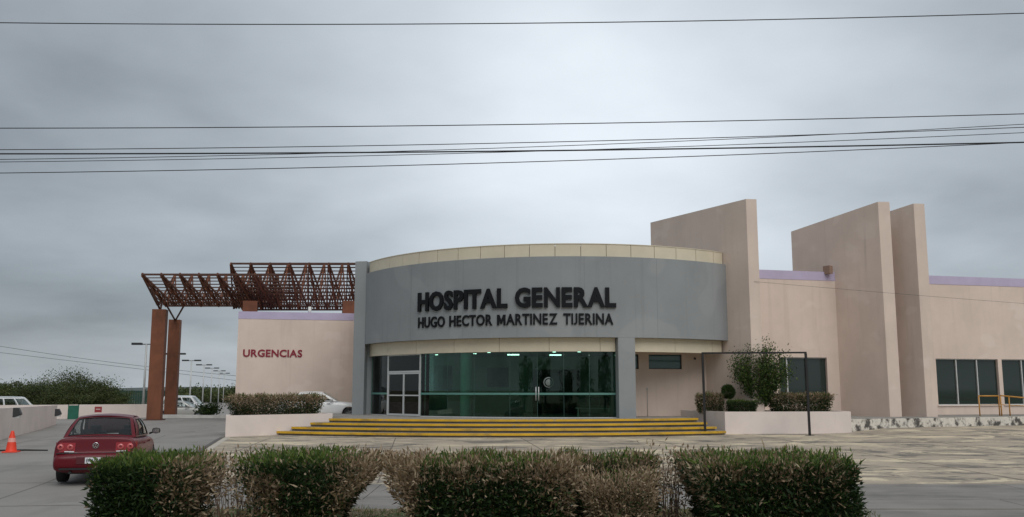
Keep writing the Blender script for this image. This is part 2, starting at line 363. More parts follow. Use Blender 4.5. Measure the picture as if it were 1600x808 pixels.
# ridge on the horizon
mb = MB(); hm = mat('far scrub hills', (0.075, 0.09, 0.085), 0.95, 0.2, 0.01)
hp = []
for i in range(81):
    a = R(-75 + 150 * i / 80); h = 5 + 9 * (0.5 + 0.5 * math.sin(i * 0.33 + 1.2)) * ss(-75, -15, -75 + 150 * i / 80 + 22) + 3 * math.sin(i * 0.9)
    for rr, hh in ((1400, -2), (1700, max(3.5, h)), (2200, -2)): hp.append((rr * math.sin(a), rr * math.cos(a), hh))
mb.add(hp, [(3 * i + k, 3 * i + 3 + k, 3 * i + 4 + k, 3 * i + 1 + k) for i in range(80) for k in (0, 1)], True)
tag(mb.build('hills', hm), kind='structure')

# ------------------------------------------------------------------ entrance drum
C = (2.75, 52.8); RD = 11.6
def dp(r, a, z=0.0): return Vector((C[0] + r * math.sin(R(a)), C[1] - r * math.cos(R(a)), z))
def phi_at(px, r):                          # angle on the drum whose floor point is seen at px
    best = min(np.arange(-70, 45, 0.1), key=lambda t: abs(800 + FPX * dp(r, t).x / (dp(r, t).y * math.cos(TH) + 0.0) - px) + (100 if t < -72 else 0)); return float(best)
ZF = 0.68                                   # floor of the entrance
org = (2.75, 42, ZF)
ent = thing('entrance_building', 'grey curved entrance drum with green glass front and cream parapet above wide yellow-edged steps', 'building', org)
E_ = lambda mb, name, m: mb.build(name, m, ent, org)
E_(MB().arc(C, RD - 0.3, RD, -66, 40.6, 4.25, 7.9, 90), 'fascia', M['grey'])
E_(MB().arc(C, RD - 0.35, RD - 0.3, -64, 40.2, 7.80, 8.40, 90), 'parapet_backing', M['cream_dark'])
a = -62.6
while a < 40:
    b = min(a + 5.86, 40.4); E_(MB().arc(C, RD - 0.295, RD - 0.16, a + 0.06, b - 0.06, 7.905, 8.48, 5), 'parapet_panel', M['cream']); a = b
E_(MB().arc(C, RD - 0.36, RD - 0.14, -62.6, 40.4, 8.483, 8.515, 80), 'parapet_cap', M['cream'])
a = -64
while a < 40:
    b = min(a + 11.7, 40.2)
    if a < 9.8 < b: b = 9.8
    if 9.8 <= a < 13.9: a = 13.95; b = 25
    E_(MB().arc(C, RD - 0.60, RD - 0.34, a + 0.04, b - 0.04, 3.63, 4.246, 8), 'lintel_panel', M['cream']); a = b
E_(MB().arc(C, 6.0, RD - 0.32, -64, 40, 4.252, 4.35, 70), 'soffit', M['cream'])
# roof and rear wall of the drum
mb = MB(); mb.prism([(C[0] + (RD - 0.33) * math.sin(R(t)), C[1] - (RD - 0.33) * math.cos(R(t))) for t in range(-180, 180, 4)], 7.45, 7.6); E_(mb, 'roof', M['concrete'])
E_(MB().arc(C, RD - 0.3, RD, 41, 293.5, -0.4, 7.9, 120), 'rear_wall', M['wall'])
for pj in (640, 722, 808, 915, 1030): ja = phi_at(pj, RD); E_(MB().arc(C, RD - 0.01, RD + 0.0015, ja - 0.03, ja + 0.03, 4.26, 7.89, 1), 'fascia_joint', M['greyjoint'])
# pillar right of the glass and pylon at the left end
E_(MB().arc(C, RD - 0.75, RD - 0.004, 9.95, 13.85, ZF - 0.05, 4.247, 4), 'pillar', M['grey'])
p0 = dp(RD + 0.05, -66.5)
mb = MB(); mb.box((p0.x + 0.22, p0.y + 0.05, 4.5), (0.62, 1.4, 8.1), R(-12)); E_(mb, 'pylon', M['grey'])
E_(MB().arc(C, RD - 0.95, RD - 0.08, -66.5, -64.2, ZF - 0.05, 4.247, 3), 'jamb', M['grey'])
# glazing
RG = RD - 0.47
joints = [-63.8] + [phi_at(p, RG) for p in (606, 657, 699, 741, 797, 839.5, 881, 921)] + [9.9]
for i in range(len(joints) - 1):
    a, b = joints[i], joints[i + 1]
    if i == 1: continue                      # the framed door stands here
    E_(MB().arc(C, RG - 0.006, RG + 0.006, a + 0.05, b - 0.05, ZF + 0.03, 3.66, 6), 'glass_pane', M['glass'])
    if i > 1 or i == 0:
        r_ = MB().arc(C, RG + 0.007, RG + 0.018, a + 0.06, b - 0.06, 1.70, 1.79, 6); E_(r_, 'glazing_rail', M['rail_alu'])
for a in joints[2:-1]:
    E_(MB().arc(C, RG - 0.012, RG + 0.0065, a - 0.03, a + 0.03, ZF + 0.01, 3.66, 1), 'glass_joint', M['joint_glass'])
E_(MB().arc(C, RG - 0.06, RG + 0.05, -63.8, joints[1] - 0.3, ZF - 0.01, ZF + 0.03, 20), 'sill', M['alu'])
E_(MB().arc(C, RG - 0.06, RG + 0.05, joints[2] + 0.3, 9.9, ZF - 0.01, ZF + 0.03, 40), 'sill', M['alu'])
# framed aluminium double door
a, b = joints[1], joints[2]; pA, pB = dp(RG, a), dp(RG, b); dv = (pB - pA); dl = dv.length; dang = math.atan2(dv.y, dv.x)
dm = Matrix.Translation(((pA + pB) / 2).to_tuple()[:2] + (ZF,)) @ Matrix.Rotation(dang, 4, 'Z')
door = MB()
def dbox(mb, x0, x1, z0, z1, t=0.07, y=0.0):
    mb.box(dm @ Vector(((x0 + x1) / 2, y, (z0 + z1) / 2)), (x1 - x0, t, z1 - z0), dang); return mb
hw = dl / 2
dbox(door, -hw - 0.02, -hw + 0.06, 0, 2.97); dbox(door, hw - 0.06, hw + 0.02, 0, 2.97); dbox(door, -hw + 0.061, hw - 0.061, 2.08, 2.16); dbox(door, -hw + 0.061, hw - 0.061, 2.90, 2.97)
fr_ = E_(door, 'door_frame', M['alu'])
E_(dbox(MB(), -hw + 0.06, hw - 0.06, 2.16, 2.90, 0.012), 'transom_pane', M['doorglass'])
for sgn in (-1, 1):
    x0, x1 = (-hw + 0.065, -0.006) if sgn < 0 else (0.006, hw - 0.065)
    lf = MB()
    for (u0, u1, z0, z1) in ((x0, x0 + 0.05, 0.01, 2.07), (x1 - 0.05, x1, 0.01, 2.07), (x0 + 0.051, x1 - 0.051, 0.01, 0.10), (x0 + 0.051, x1 - 0.051, 2.0, 2.07), (x0 + 0.051, x1 - 0.051, 0.95, 1.01)): dbox(lf, u0, u1, z0, z1, 0.05)
    leaf = E_(lf, 'door_leaf', M['alu'])
    for z0, z1 in ((0.10, 0.95), (1.01, 2.0)):
        g = dbox(MB(), x0 + 0.05, x1 - 0.05, z0, z1, 0.012).build('pane', M['doorglass'], leaf); g.location = (0, 0, 0)
# handles of the frameless glass door
am = joints[6]
for s_ in (-0.32, 0.32):
    q = dp(RG + 0.06, am + s_)
    mb = MB().tube([(q.x, q.y, 1.45), (q.x, q.y, 2.05)], 0.018, 8)
    for zz in (1.52, 1.98): mb.tube([(q.x, q.y, zz), (q.x, q.y + 0.07, zz)], 0.012, 6)
    E_(mb, 'door_handle', M['alu'])
q = dp(RG + 0.012, phi_at(857, RG)); mb = MB(); mb.lathe([(0.0, 0), (0.14, 0), (0.145, 0.003), (0.0, 0.003)], 24, (q.x, q.y, 2.25), 'Y'); mb.lathe([(0.19, 0), (0.24, 0), (0.24, 0.003), (0.19, 0.003)], 28, (q.x, q.y, 2.25), 'Y')
E_(mb, 'round_decal', mat('decal', (0.16, 0.19, 0.18), 0.7))
# inside the lobby
E_(MB().prism([tuple(dp(RG - 0.1, t)[:2]) for t in range(-63, 11, 3)] + [(5.0, 50.5), (-7.2, 50.5)], ZF - 0.02, ZF + 0.012), 'lobby_floor', M['interior_floor'])
E_(MB().prism([tuple(dp(RG - 0.18, t)[:2]) for t in range(-63, 11, 3)] + [(5.0, 50.5), (-7.2, 50.5)], 3.72, 3.80), 'lobby_ceiling', M['ceiling'])
E_(MB().b2((-7.3, 49.6, ZF), (5.1, 49.8, 3.7)), 'lobby_wall', M['interior_wall'])
E_(MB().b2((5.0, 42.3, ZF), (5.2, 49.6, 3.7)), 'lobby_wall', M['interior_wall'])
for xa, xb, za, zb in ((-4.4, -3.2, 1.9, 3.2), (-1.3, -0.2, 2.1, 3.1), (1.1, 3.6, ZF + 0.02, 3.0)):
    E_(MB().b2((xa, 49.50, za), (xb, 49.595, zb)), 'dark_panel', M['interior_dark'])
qc = Vector((at(728, 600, 43.15).x, 43.15, 0)); E_(MB().lathe([(0.26, ZF), (0.26, 3.72)], 20, (qc.x, qc.y, 0)), 'column', M['column'])
for px, Y in ((742, 46), (764, 44.5), (866, 44), (905, 43.8), (682, 47.5)):
    q = at(px, 560, Y); E_(MB().lathe([(0.0, 3.69), (0.075, 3.69), (0.075, 3.725)], 12, (q.x, Y, 0)), 'downlight', M['lit'])
for px, Y in ((802, 47.0), (868, 47.4)):
    q = at(px, 574, Y); E_(MB().b2((q.x - 0.3, Y - 0.05, 3.66), (q.x + 0.3, Y + 0.05, 3.715)), 'strip_light', M['lit'])
# porch right of the pillar: back wall with small windows
def wall_open(name, o, d, length, z0, z1, th, opens, m, parent, org_):
    """a wall from o along d (2D unit vector), its outer face on the line, with real openings (t0,t1,za,zb)"""
    ts = sorted(set([0, length] + [q for op in opens for q in op[:2]])); zs = sorted(set([z0, z1] + [q for op in opens for q in op[2:4]]))
    nrm = Vector((-d[1], d[0]))             # inward
    def P(t, z, k): return (o[0] + d[0] * t + nrm.x * th * k, o[1] + d[1] * t + nrm.y * th * k, z)
    solid = lambda i, j: 0 <= i < len(ts) - 1 and 0 <= j < len(zs) - 1 and not any(op[0] <= (ts[i] + ts[i + 1]) / 2 <= op[1] and op[2] <= (zs[j] + zs[j + 1]) / 2 <= op[3] for op in opens)
    mb = MB()
    for i in range(len(ts) - 1):
        for j in range(len(zs) - 1):
            if not solid(i, j): continue
            a, b, c, e = ts[i], ts[i + 1], zs[j], zs[j + 1]
            mb.add([P(a, c, 0), P(b, c, 0), P(b, e, 0), P(a, e, 0)], [(0, 1, 2, 3)]); mb.add([P(a, c, 1), P(b, c, 1), P(b, e, 1), P(a, e, 1)], [(3, 2, 1, 0)])
            if not solid(i - 1, j): mb.add([P(a, c, 0), P(a, e, 0), P(a, e, 1), P(a, c, 1)], [(0, 1, 2, 3)])
            if not solid(i + 1, j): mb.add([P(b, c, 0), P(b, e, 0), P(b, e, 1), P(b, c, 1)], [(3, 2, 1, 0)])
            if not solid(i, j - 1): mb.add([P(a, c, 0), P(b, c, 0), P(b, c, 1), P(a, c, 1)], [(3, 2, 1, 0)])
            if not solid(i, j + 1): mb.add([P(a, e, 0), P(b, e, 0), P(b, e, 1), P(a, e, 1)], [(0, 1, 2, 3)])
    return mb.build(name, m, parent, org_)
bo, bd = (5.25, 44.6), (0.985, 0.174); 
tx = lambda px, py, Y: (at(px, py, Y).x - bo[0]) / bd[0]
o1 = (tx(1013, 568, 45), tx(1065, 568, 45.2)); 
wall_open('porch_wall', bo, bd, 5.2, ZF - 0.4, 4.3, 0.25, [(0.45, 0.88, 2.92, 3.62), (o1[0], o1[1], 2.92, 3.62)], M['wall'], ent, org)
def W_(t, z, off): return Vector((bo[0] + bd[0] * t - bd[1] * off, bo[1] + bd[1] * t + bd[0] * off, z))
ba = math.atan2(bd[1], bd[0])
for t0, t1 in ((0.45, 0.88), o1):
    win = E_(MB().box(W_((t0 + t1) / 2, 3.27, 0.12), (t1 - t0, 0.02, 0.70), ba), 'window_pane', M['teal_glass'])
    fb = MB()
    for u0, u1, z0, z1 in ((t0, t1, 2.921, 2.955), (t0, t1, 3.585, 3.619), (t0, t0 + 0.035, 2.956, 3.584), (t1 - 0.035, t1, 2.956, 3.584)): fb.box(W_((u0 + u1) / 2, (z0 + z1) / 2, 0.10), (u1 - u0, 0.05, z1 - z0), ba)
    fb.build('window_frame', M['black'], win)
q = W_(tx(1083, 559, 45.5), 3.45, -0.06); E_(MB().tube([q, q + Vector((0, -0.12, -0.03))], 0.05, 8), 'porch_lamp', M['lamphead'])
q = W_(tx(1010.5, 620, 45), ZF, -0.03); E_(MB().tube([(q.x, q.y, ZF), (q.x, q.y, 1.95)], 0.012, 6).box((q.x, q.y, 1.98), (0.07, 0.05, 0.09)), 'conduit', M['steelpost'])

# ------------------------------------------------------------------ lettering
def glyph(ch, size, depth, bold):
    cu = bpy.data.curves.new('glyph', 'FONT'); cu.body = ch; cu.size = size; cu.extrude = depth / 2; cu.offset = bold; cu.resolution_u = 3
    o = bpy.data.objects.new('glyph', cu); col.objects.link(o); dg = bpy.context.evaluated_depsgraph_get(); dg.update()
    me = bpy.data.meshes.new_from_object(o.evaluated_get(dg)); bpy.data.objects.remove(o); bpy.data.curves.remove(cu)
    co = np.empty(len(me.vertices) * 3); me.vertices.foreach_get('co', co); co = co.reshape(-1, 3)
    x0, x1 = co[:, 0].min(), co[:, 0].max(); co[:, 0] -= (x0 + x1) / 2; me.vertices.foreach_set('co', co.ravel()); me.update()
    if ch == 'J' and co[:, 1].min() < -0.06 * size:      # keep J on the baseline
        y1 = co[:, 1].max(); k = (y1 + bold * 1.3) / (y1 - co[:, 1].min()); co[:, 1] = y1 - (y1 - co[:, 1]) * k; me.vertices.foreach_set('co', co.ravel()); me.update()
    return me, x1 - x0, co[:, 1].min(), co[:, 1].max()
def glyph_m(size, depth, bold):
    t = 0.13 + 2 * bold / size; P = [(0, 0), (t, 0), (t, .44), (.36 - t * .42, .10), (.36 + t * .42, .10), (.74 - t, .44), (.74 - t, 0), (.74, 0), (.74, .69), (.74 - t * 1.15, .69), (.37, .33), (t * 1.15, .69), (0, .69)]
    mb = MB().prism([((x - .37) * size, y * size - bold) for x, y in P], -depth / 2, depth / 2); return mb.mesh('glyph'), .74 * size, 0, .69 * size
OPEN_R = dict(A=.55, T=.55, L=.65, R=.6, P=.45, O=.2, E=.1, C=.15, V=.5, S=.15, G=.05); OPEN_L = dict(A=.55, T=.55, J=.45, O=.2, C=.2, G=.2, Z=.1, S=.15)
def lettering(text, cap, total, depth, bold, gap, space, m, place, parent, xs=1.0):
    """place(s) -> (point, yaw) for a run position s in metres; letters are parts of parent"""
    items = []; cache = {}
    _, _, y0, y1 = glyph('H', 1.0, 0.01, bold); size = cap / (y1 - y0)
    for i, ch in enumerate(text):
        if ch == ' ': items.append((None, space)); continue
        if ch not in cache: cache[ch] = glyph_m(size, depth, bold * size) if ch == 'M' else glyph(ch, size, depth, bold * size)
        nx = text[i + 1] if i + 1 < len(text) else ' '
        items.append((cache[ch], cache[ch][1] + gap - 0.13 * cap * (OPEN_R.get(ch, 0) + OPEN_L.get(nx, 0))))
    tot = sum(w_ for _, w_ in items) - gap; k = total / tot; s = 0
    for g, w_ in items:
        if g:
            me = g[0]
            if not me.materials: me.materials.append(m)
            o = bpy.data.objects.new('letter', me); col.objects.link(o); p, yaw = place((s + g[1] / 2) * k)
            o.parent = parent; o.location = Vector(p) - Vector(parent.location); o.rotation_euler = (R(90), 0, yaw); o.scale = (k, 1, 1)
        s += w_
a0, a1 = phi_at(652.5, RD), phi_at(962, RD)
arc_len = R(a1 - a0) * RD
def on_drum(z, lift):
    def f(s):
        a = a0 + math.degrees(s / RD); q = dp(RD + lift, a); return (q.x, q.y, z), R(a)
    return f
sg = thing('hospital_sign', 'large black raised capital letters on the grey curved fascia reading HOSPITAL GENERAL', 'sign', tuple(dp(RD, (a0 + a1) / 2, 5.62)))
lettering('HOSPITAL GENERAL', 0.90, arc_len, 0.10, 0.040, 0.085, 0.40, M['letter'], on_drum(5.63, 0.055), sg)
sg2 = thing('name_sign', 'smaller black capital letters under the big sign reading HUGO HECTOR MARTINEZ TIJERINA', 'sign', tuple(dp(RD, (a0 + a1) / 2, 4.82)))
lettering('HUGO HECTOR MARTINEZ TIJERINA', 0.50, arc_len * 0.99, 0.05, 0.024, 0.075, 0.26, M['letter'], on_drum(4.83, 0.03), sg2)

# ------------------------------------------------------------------ steps and entrance platform
SC = (-0.5, 59.7); RS = [21.75, 21.2, 20.65, 20.1]
XL = [-10.35, -9.55, -8.8, -8.05]; XR = [9.2, 8.9, 8.6, 8.3]
st = thing('entrance_steps', 'wide curved concrete steps with yellow painted nosings before the glass entrance', 'steps', (-0.5, 38, 0)); so = (-0.5, 38, 0)
def sp(r, x): return (x, SC[1] - math.sqrt(r * r - (x - SC[0]) ** 2))
for k in range(4):
    r = RS[k]; z1 = 0.17 * (k + 1) - 0.004; xs_ = np.linspace(XL[k], XR[k], 40)
    poly = [sp(r - 0.11, x) for x in xs_] + [(XR[k] - 0.3, 43.6), (XL[k] + 0.5, 43.6)]
    s_ = MB().prism(poly, -0.3, z1).build('step', M['concrete'], st, so)
    al = math.degrees(math.asin((XL[k] - SC[0]) / r)); ar = math.degrees(math.asin((XR[k] - SC[0]) / r))
    nz = MB().arc(SC, r - 0.16, r, al, ar, z1 - 0.085, z1 + 0.004, 40).build('nosing', M['yellow'], s_)
tag(MB().prism([(-8.3, 43.3), (8.2, 43.3), (10.5, 46), (10.5, 52), (-9.6, 52), (-9.6, 47.5)], -0.4, ZF - 0.006).build('entrance_platform', M['concrete']), kind='structure')

# ------------------------------------------------------------------ fin walls
FD = Vector((-0.51, 0.86)).normalized(); FN = Vector((FD.y, -FD.x))      # along the fin, and towards its right side
def fin(name, label, n0, width, length, z0, z1n, z1f):
    o = thing(name, label, 'wall', (n0[0], n0[1], z0)); a = Vector(n0); b = a + FD * length
    c = Vector((a.x + width * 0.985, a.y + 0.06)); d = c + FD * length
    mb = MB(); vs_ = [(p.x, p.y, z) for p, z in ((a, z0 - 0.6), (c, z0 - 0.6), (d, z0 - 0.6), (b, z0 - 0.6), (a, z1n), (c, z1n), (d, z1f), (b, z1f))]
    mb.add(vs_, [(3, 2, 1, 0), (4, 5, 6, 7), (0, 1, 5, 4), (1, 2, 6, 5), (2, 3, 7, 6), (3, 0, 4, 7)])
    mb.build('wall_body', M['wall'], o, (n0[0], n0[1], z0)); return o
fin('fin_wall', 'tall beige fin wall cutting into the grey drum beside its right end', (11.05, 42.7), 0.52, 7.07, 0.6, 10.85, 10.83)
f2 = fin('fin_wall', 'tall beige fin wall with a small notch, rising through the lavender-edged roof', (18.32, 45.28), 0.61, 5.7, 0.64, 11.25, 10.58)
fin('fin_wall', 'slimmer-looking beige fin wall beside the dark windows, partly hidden by its twin', (20.10, 45.28), 0.57, 5.7, 0.64, 11.16, 10.5)
nq = at(1292, 420, 47.6); MB().box((nq.x + 0.03, 47.55, 8.10), (0.42, 0.25, 0.42), R(-59)).build('notch', mat('notch shade colour', (0.30, 0.20, 0.15), 0.9), f2, (18.32, 45.28, 0.64))  # proud box; its darker brown stands for the shade inside the notch

# ------------------------------------------------------------------ ward wing right
wo_ = (9.2, 45.85); wd_ = (0.970, 0.243); wo3 = (9.2, 45.85, 0.6)
wing = thing('ward_wing', 'long beige hospital wing with lavender roof edge and dark green windows', 'building', wo3)
t_of = lambda t: t + 3.505                   # distance from the wing's corner
ops = [(t_of(0.95), t_of(3.68), 1.2, 3.57), (t_of(10.19), t_of(14.09), 1.13, 3.57), (t_of(14.34), t_of(18.3), 1.13, 3.57), (t_of(18.55), t_of(22.4), 1.13, 3.57)]
wall_open('front_wall', wo_, wd_, 40, -0.4, 7.55, 0.3, ops, M['wall'], wing, wo3)
wa = math.atan2(wd_[1], wd_[0])
def WW(t, z, off): return Vector((wo_[0] + wd_[0] * t - wd_[1] * off, wo_[1] + wd_[1] * t + wd_[0] * off, z))
MB().box(WW(20, 7.78, 0.15), (40, 0.33, 0.455), wa).build('lavender_coping', M['lavender'], wing, wo3)
MB().prism([tuple(WW(0.1, 0, 0.31)[:2]), tuple(WW(40, 0, 0.31)[:2]), tuple(WW(40, 0, 14)[:2]), tuple(WW(0.1, 0, 14)[:2])], 7.2, 7.4).build('roof', M['concrete'], wing, wo3)
MB().box(WW(20, 3.6, 14.1), (40, 0.2, 8.0), wa).build('rear_wall', M['wall'], wing, wo3)
MB().box(WW(40.1, 3.6, 7), (0.2, 14, 8.0), wa).build('side_wall', M['wall'], wing, wo3)
for i, (t0, t1, z0, z1) in enumerate(ops):
    npan = 3 if i else 3; cuts = np.linspace(t0, t1, npan + 1)
    if i == 0: cuts = [t0, t_of(1.42), t_of(2.52), t1]
    for k in range(npan):
        a, b = cuts[k], cuts[k + 1]
        g = MB().box(WW((a + b) / 2, (z0 + z1) / 2, 0.15), (b - a - 0.05, 0.02, z1 - z0 - 0.02), wa).build('window_pane', M['film'], wing, wo3)
        if k: MB().box(WW(a, (z0 + z1) / 2, 0.11), (0.06, 0.10, z1 - z0 - 0.004), wa).build('mullion', M['alu'], wing, wo3)
    for zz in (z0 + 0.022, z1 - 0.022): MB().box(WW((t0 + t1) / 2, zz, 0.12), (t1 - t0 - 0.004, 0.10, 0.04), wa).build('window_frame', M['alu'], wing, wo3)
    if i: MB().box(WW((t0 + t1) / 2, z0 - 0.03, 0.02), (t1 - t0 + 0.1, 0.16, 0.05), wa).build('window_sill', M['planter'], wing, wo3)
# raised pavement in front of the wing, its edge streaked black
kd = Vector((0.922, 0.387)); k0 = Vector((15.1, 41.83)); k1 = k0 + kd * 34
km = overlay(overlay(mat('whitewashed kerb', (0.66, 0.62, 0.55), 0.85, 0.08, 2, bump=0.3), (0.035, 0.032, 0.03), 1.7, 0.47, 0.60, (1.3, 1.3, 1.2), 0.92), (0.22, 0.20, 0.18), 5, 0.52, 0.7, amount=0.5)
pv = tag(MB().prism([tuple(k0), tuple(k1), tuple(WW(38, 0, -0.01)[:2]), tuple(WW(5.2, 0, -0.01)[:2])], -0.4, 0.62).build('raised_pavement', km), kind='structure')
pvt = overlay(mat('pavement top', (0.27, 0.255, 0.23), 0.85, 0.1, 1.5, bump=0.2), (0.12, 0.115, 0.11), 0.8, 0.5, 0.7, amount=0.6)
MB().prism([tuple(k0 + Vector((0.1, 0.25))), tuple(k1 + Vector((-0.1, 0.2))), tuple(WW(37.9, 0, -0.02)[:2]), tuple(WW(5.4, 0, -0.02)[:2])], 0.60, 0.632).build('paving_top', pvt, pv)

# handrails on the pavement
def rail(label, pts, posts):
    o = thing('handrail', label, 'handrail', (pts[0][0], pts[0][1], 0.632), 0, 'yellow handrails on the pavement'); og = tuple(o.location); ym = M['rail']
    MB().tube(pts, 0.035, 8).build('top_rail', ym, o, og)
    MB().tube([(p[0], p[1], 0.632 + (p[2] - 0.632) * 0.55) for p in pts], 0.02, 6).build('mid_rail', ym, o, og)
    for x, y, z in posts: MB().tube([(x, y, 0.60), (x, y, z)], 0.032, 8).build('post', ym, o, og)
M['rail'] = mat('ochre paint', (0.50, 0.24, 0.035), 0.45, 0.1, 5)
ra = at(1529, 618, 46.6); rb = at(1560, 619, 47.0); rc = at(1563, 618, 46.8); rd = at(1690, 632, 46.8)
rail('short ochre pipe handrail standing before the dark window on the raised pavement', [(ra.x, 46.6, 1.62), (rb.x, 47.0, 1.62)], [(ra.x, 46.6, 1.62), (rb.x, 47.0, 1.62)])
re_ = at(1578, 622, 46.8)
rail('longer ochre pipe handrail sloping down along the raised pavement', [(rc.x, 46.8, 1.64), (rd.x, 47.6, 1.30)], [(rc.x, 46.8, 1.62), (re_.x, 46.9, 1.58), (rd.x, 47.6, 1.28)])

# ------------------------------------------------------------------ emergency wing left
ua = R(13); ud = (math.cos(ua), math.sin(ua)); uo = (-16.04, 54.0); uo3 = (-16.04, 54.0, 0.3)
emg = thing('emergency_wing', 'plain beige emergency block with lavender roof edge carrying red lettering', 'building', uo3)
def UU(t, z, off): return Vector((uo[0] + ud[0] * t - ud[1] * off, uo[1] + ud[1] * t + ud[0] * off, z))
MB().box(UU(7, 2.83, 7), (14, 14, 6.46), ua).build('wall_body', M['wall'], emg, uo3)
MB().box(UU(7.0, 6.28, 7), (14.03, 14.03, 0.43), ua).build('lavender_coping', M['lavender'], emg, uo3)
us = thing('emergency_sign', 'dark red capital letters reading URGENCIAS on the beige wall', 'sign', tuple(UU(1.9, 3.83, -0.02)))
t0 = (at(380, 552, 54.1).x - uo[0]) / ud[0]; t1 = (at(472.5, 552, 54.9).x - uo[0]) / ud[0]
lettering('URGENCIAS', 0.43, t1 - t0, 0.03, 0.028, 0.055, 0.2, M['redletter'], lambda s: (tuple(UU(t0 + s, 3.86, -0.02)), ua), us)

# ------------------------------------------------------------------ steel pergolas
def pergola(name, label, x0, x1, yf, yv, yb, zf, zv, zb, ribs, levels, posts):
    """an inverted V of slats: front top edge (yf,zf), keel (yv,zv), back top edge (yb,zb), running along X"""
    o = thing(name, label, 'pergola', (x0, yf, posts[0][3] if posts else zv)); og = tuple(o.location)
    F = lambda t: (yf + (yv - yf) * t, zf + (zv - zf) * t); B = lambda t: (yb + (yv - yb) * t, zb + (zv - zb) * t)
    sl = None
    for k in range(levels + 1):
        t = k / levels; wdt = 0.11 if k in (0, levels) else 0.055
        for fn in (F, B):
            if k == levels and fn is B: continue
            y, z = fn(t); MB().bar((x0, y, z), (x1, y, z), wdt, wdt).build('slat', M['rust_dark'], o, og)
    for x in ribs:
        for fn in (F, B):
            a = fn(0); b = fn(0.985)
            MB().bar((x, a[0], a[1]), (x, b[0], b[1]), 0.09, 0.24 if fn is F else 0.12).build('rib', M['rust'], o, og)
    sp_ = (ribs[1] - ribs[0])
    for x in ribs:                            # triangular lattice wings on both sides of each rib
        for fn in (F, B):
            mb = MB(); n = 7; hb = sp_ * 0.49
            def pp(xx, t): y_, z_ = fn(0.01 + 0.965 * t); return (x + xx, y_, z_)
            for sgn in (-1, 1):
                mb.bar(pp(0.03 * sgn, 0), pp(hb * sgn, 1), 0.07, 0.11)
                for k in range(1, n): f = k / n; mb.bar(pp(sgn * hb * f, f), pp(sgn * hb * (2 * f - 1), 1), 0.032, 0.05)
            mb.build('lattice_panel', M['rust_mid'], o, og)
    return o, og
# lower pergola on two posts
ft = at(221, 429, 55.0); kv = at(264, 478, 59.2); kb = at(272, 430, 60.4)
rb_ = [ft.x + 0.04 + 1.13 * i for i in range(7)]
pg, pgo = pergola('steel_pergola', 'rusty slatted steel pergola carried by two tall rust-brown posts', ft.x, ft.x + 8.6, 55.0, 59.2, 60.4, ft.z, kv.z, kb.z, rb_, 10, [(0, 0, 0, 0.1)])
for px, ptop, Y, wd in ((250.5, 484, 57.0, 0.80), (274, 500, 64.0, 0.74)):
    q = at(px, ptop, Y); g = gz(q.x, Y)
    MB().box((q.x, Y, (q.z + g - 0.3) / 2), (wd, wd, q.z - g + 0.3), R(10)).build('post', M['rust'], pg, pgo)
    MB().box((q.x, Y, g + 0.03), (wd + 0.3, wd + 0.3, 0.06), R(10)).build('base_plate', M['rust_dark'], pg, pgo)
    FZ = lambda t: (55.0 + 4.2 * t, ft.z + (kv.z - ft.z) * t)
    tips = ((ft.x + .04, *FZ(.29)), (ft.x + .06, *FZ(.80))) if Y < 60 else ((ft.x + .06, *FZ(.99)), (ft.x + 1.17, *FZ(.99)))
    for tp in tips: MB().tube([(q.x, Y, q.z - 0.05), tp], 0.06, 8).build('strut', M['rust_dark'], pg, pgo)
# upper pergola on the roof
f2_ = at(361, 412, 56.0); v2 = at(395, 484, 59.0); b2 = at(400, 413, 60.6)
rb2 = [at(391, 412, 56.0).x + 1.2 * i for i in range(-1, 7)]
pu, puo = pergola('steel_pergola', 'larger rusty slatted steel pergola standing on the roof of the emergency block', f2_.x, f2_.x + 10.2, 56.0, 59.0, 60.6, f2_.z, v2.z, b2.z, rb2, 13, [])
for px in (391, 546):
    q = at(px, 480, 56.6); MB().box((q.x, 56.6, 6.85), (0.85, 0.85, 0.95), ua).build('stub_post', M['rust'], pu, puo)
q = at(484, 482, 55.6); tag(MB().lathe([(0.0, 6.9), (0.10, 6.9), (0.10, 6.45), (0.0, 6.45)], 12, (q.x, 55.6, 0)).build('roof_vent', M['column']), 'small white vent pipe on the emergency block roof under the pergola', 'vent')

# ------------------------------------------------------------------ boundary walls left
bwm = M['planter']
o = thing('boundary_wall', 'low whitewashed wall beside the driveway carrying two hooded lamps', 'wall', (-19.76, 36.2, 0)); og = tuple(o.location)
mb = MB(); pA, pB = Vector((-17.2, 28.8)), Vector((-24.94, 51.2)); d = (pB - pA).normalized(); nn = Vector((-d.y, d.x)) * 0.22
mb.add([(p.x, p.y, z) for p, z in ((pA, -0.5), (pB, -0.5), (pB + nn, -0.5), (pA + nn, -0.5), (pA, 1.28), (pB, 1.09), (pB + nn, 1.09), (pA + nn, 1.28))], [(3, 2, 1, 0), (4, 5, 6, 7), (0, 1, 5, 4), (1, 2, 6, 5), (2, 3, 7, 6), (3, 0, 4, 7)])
mb.build('wall_body', bwm, o, og)
o2 = thing('boundary_wall', 'low whitewashed wall across the end of the driveway, with green gate panel', 'wall', (-26, 61, 0)); og2 = tuple(o2.location)
mb = MB(); mb.bar((-33, 57.0, 0.24), (-24.0, 62.4, 0.24), 0.22, 1.5); mb.build('wall_body', bwm, o2, og2)
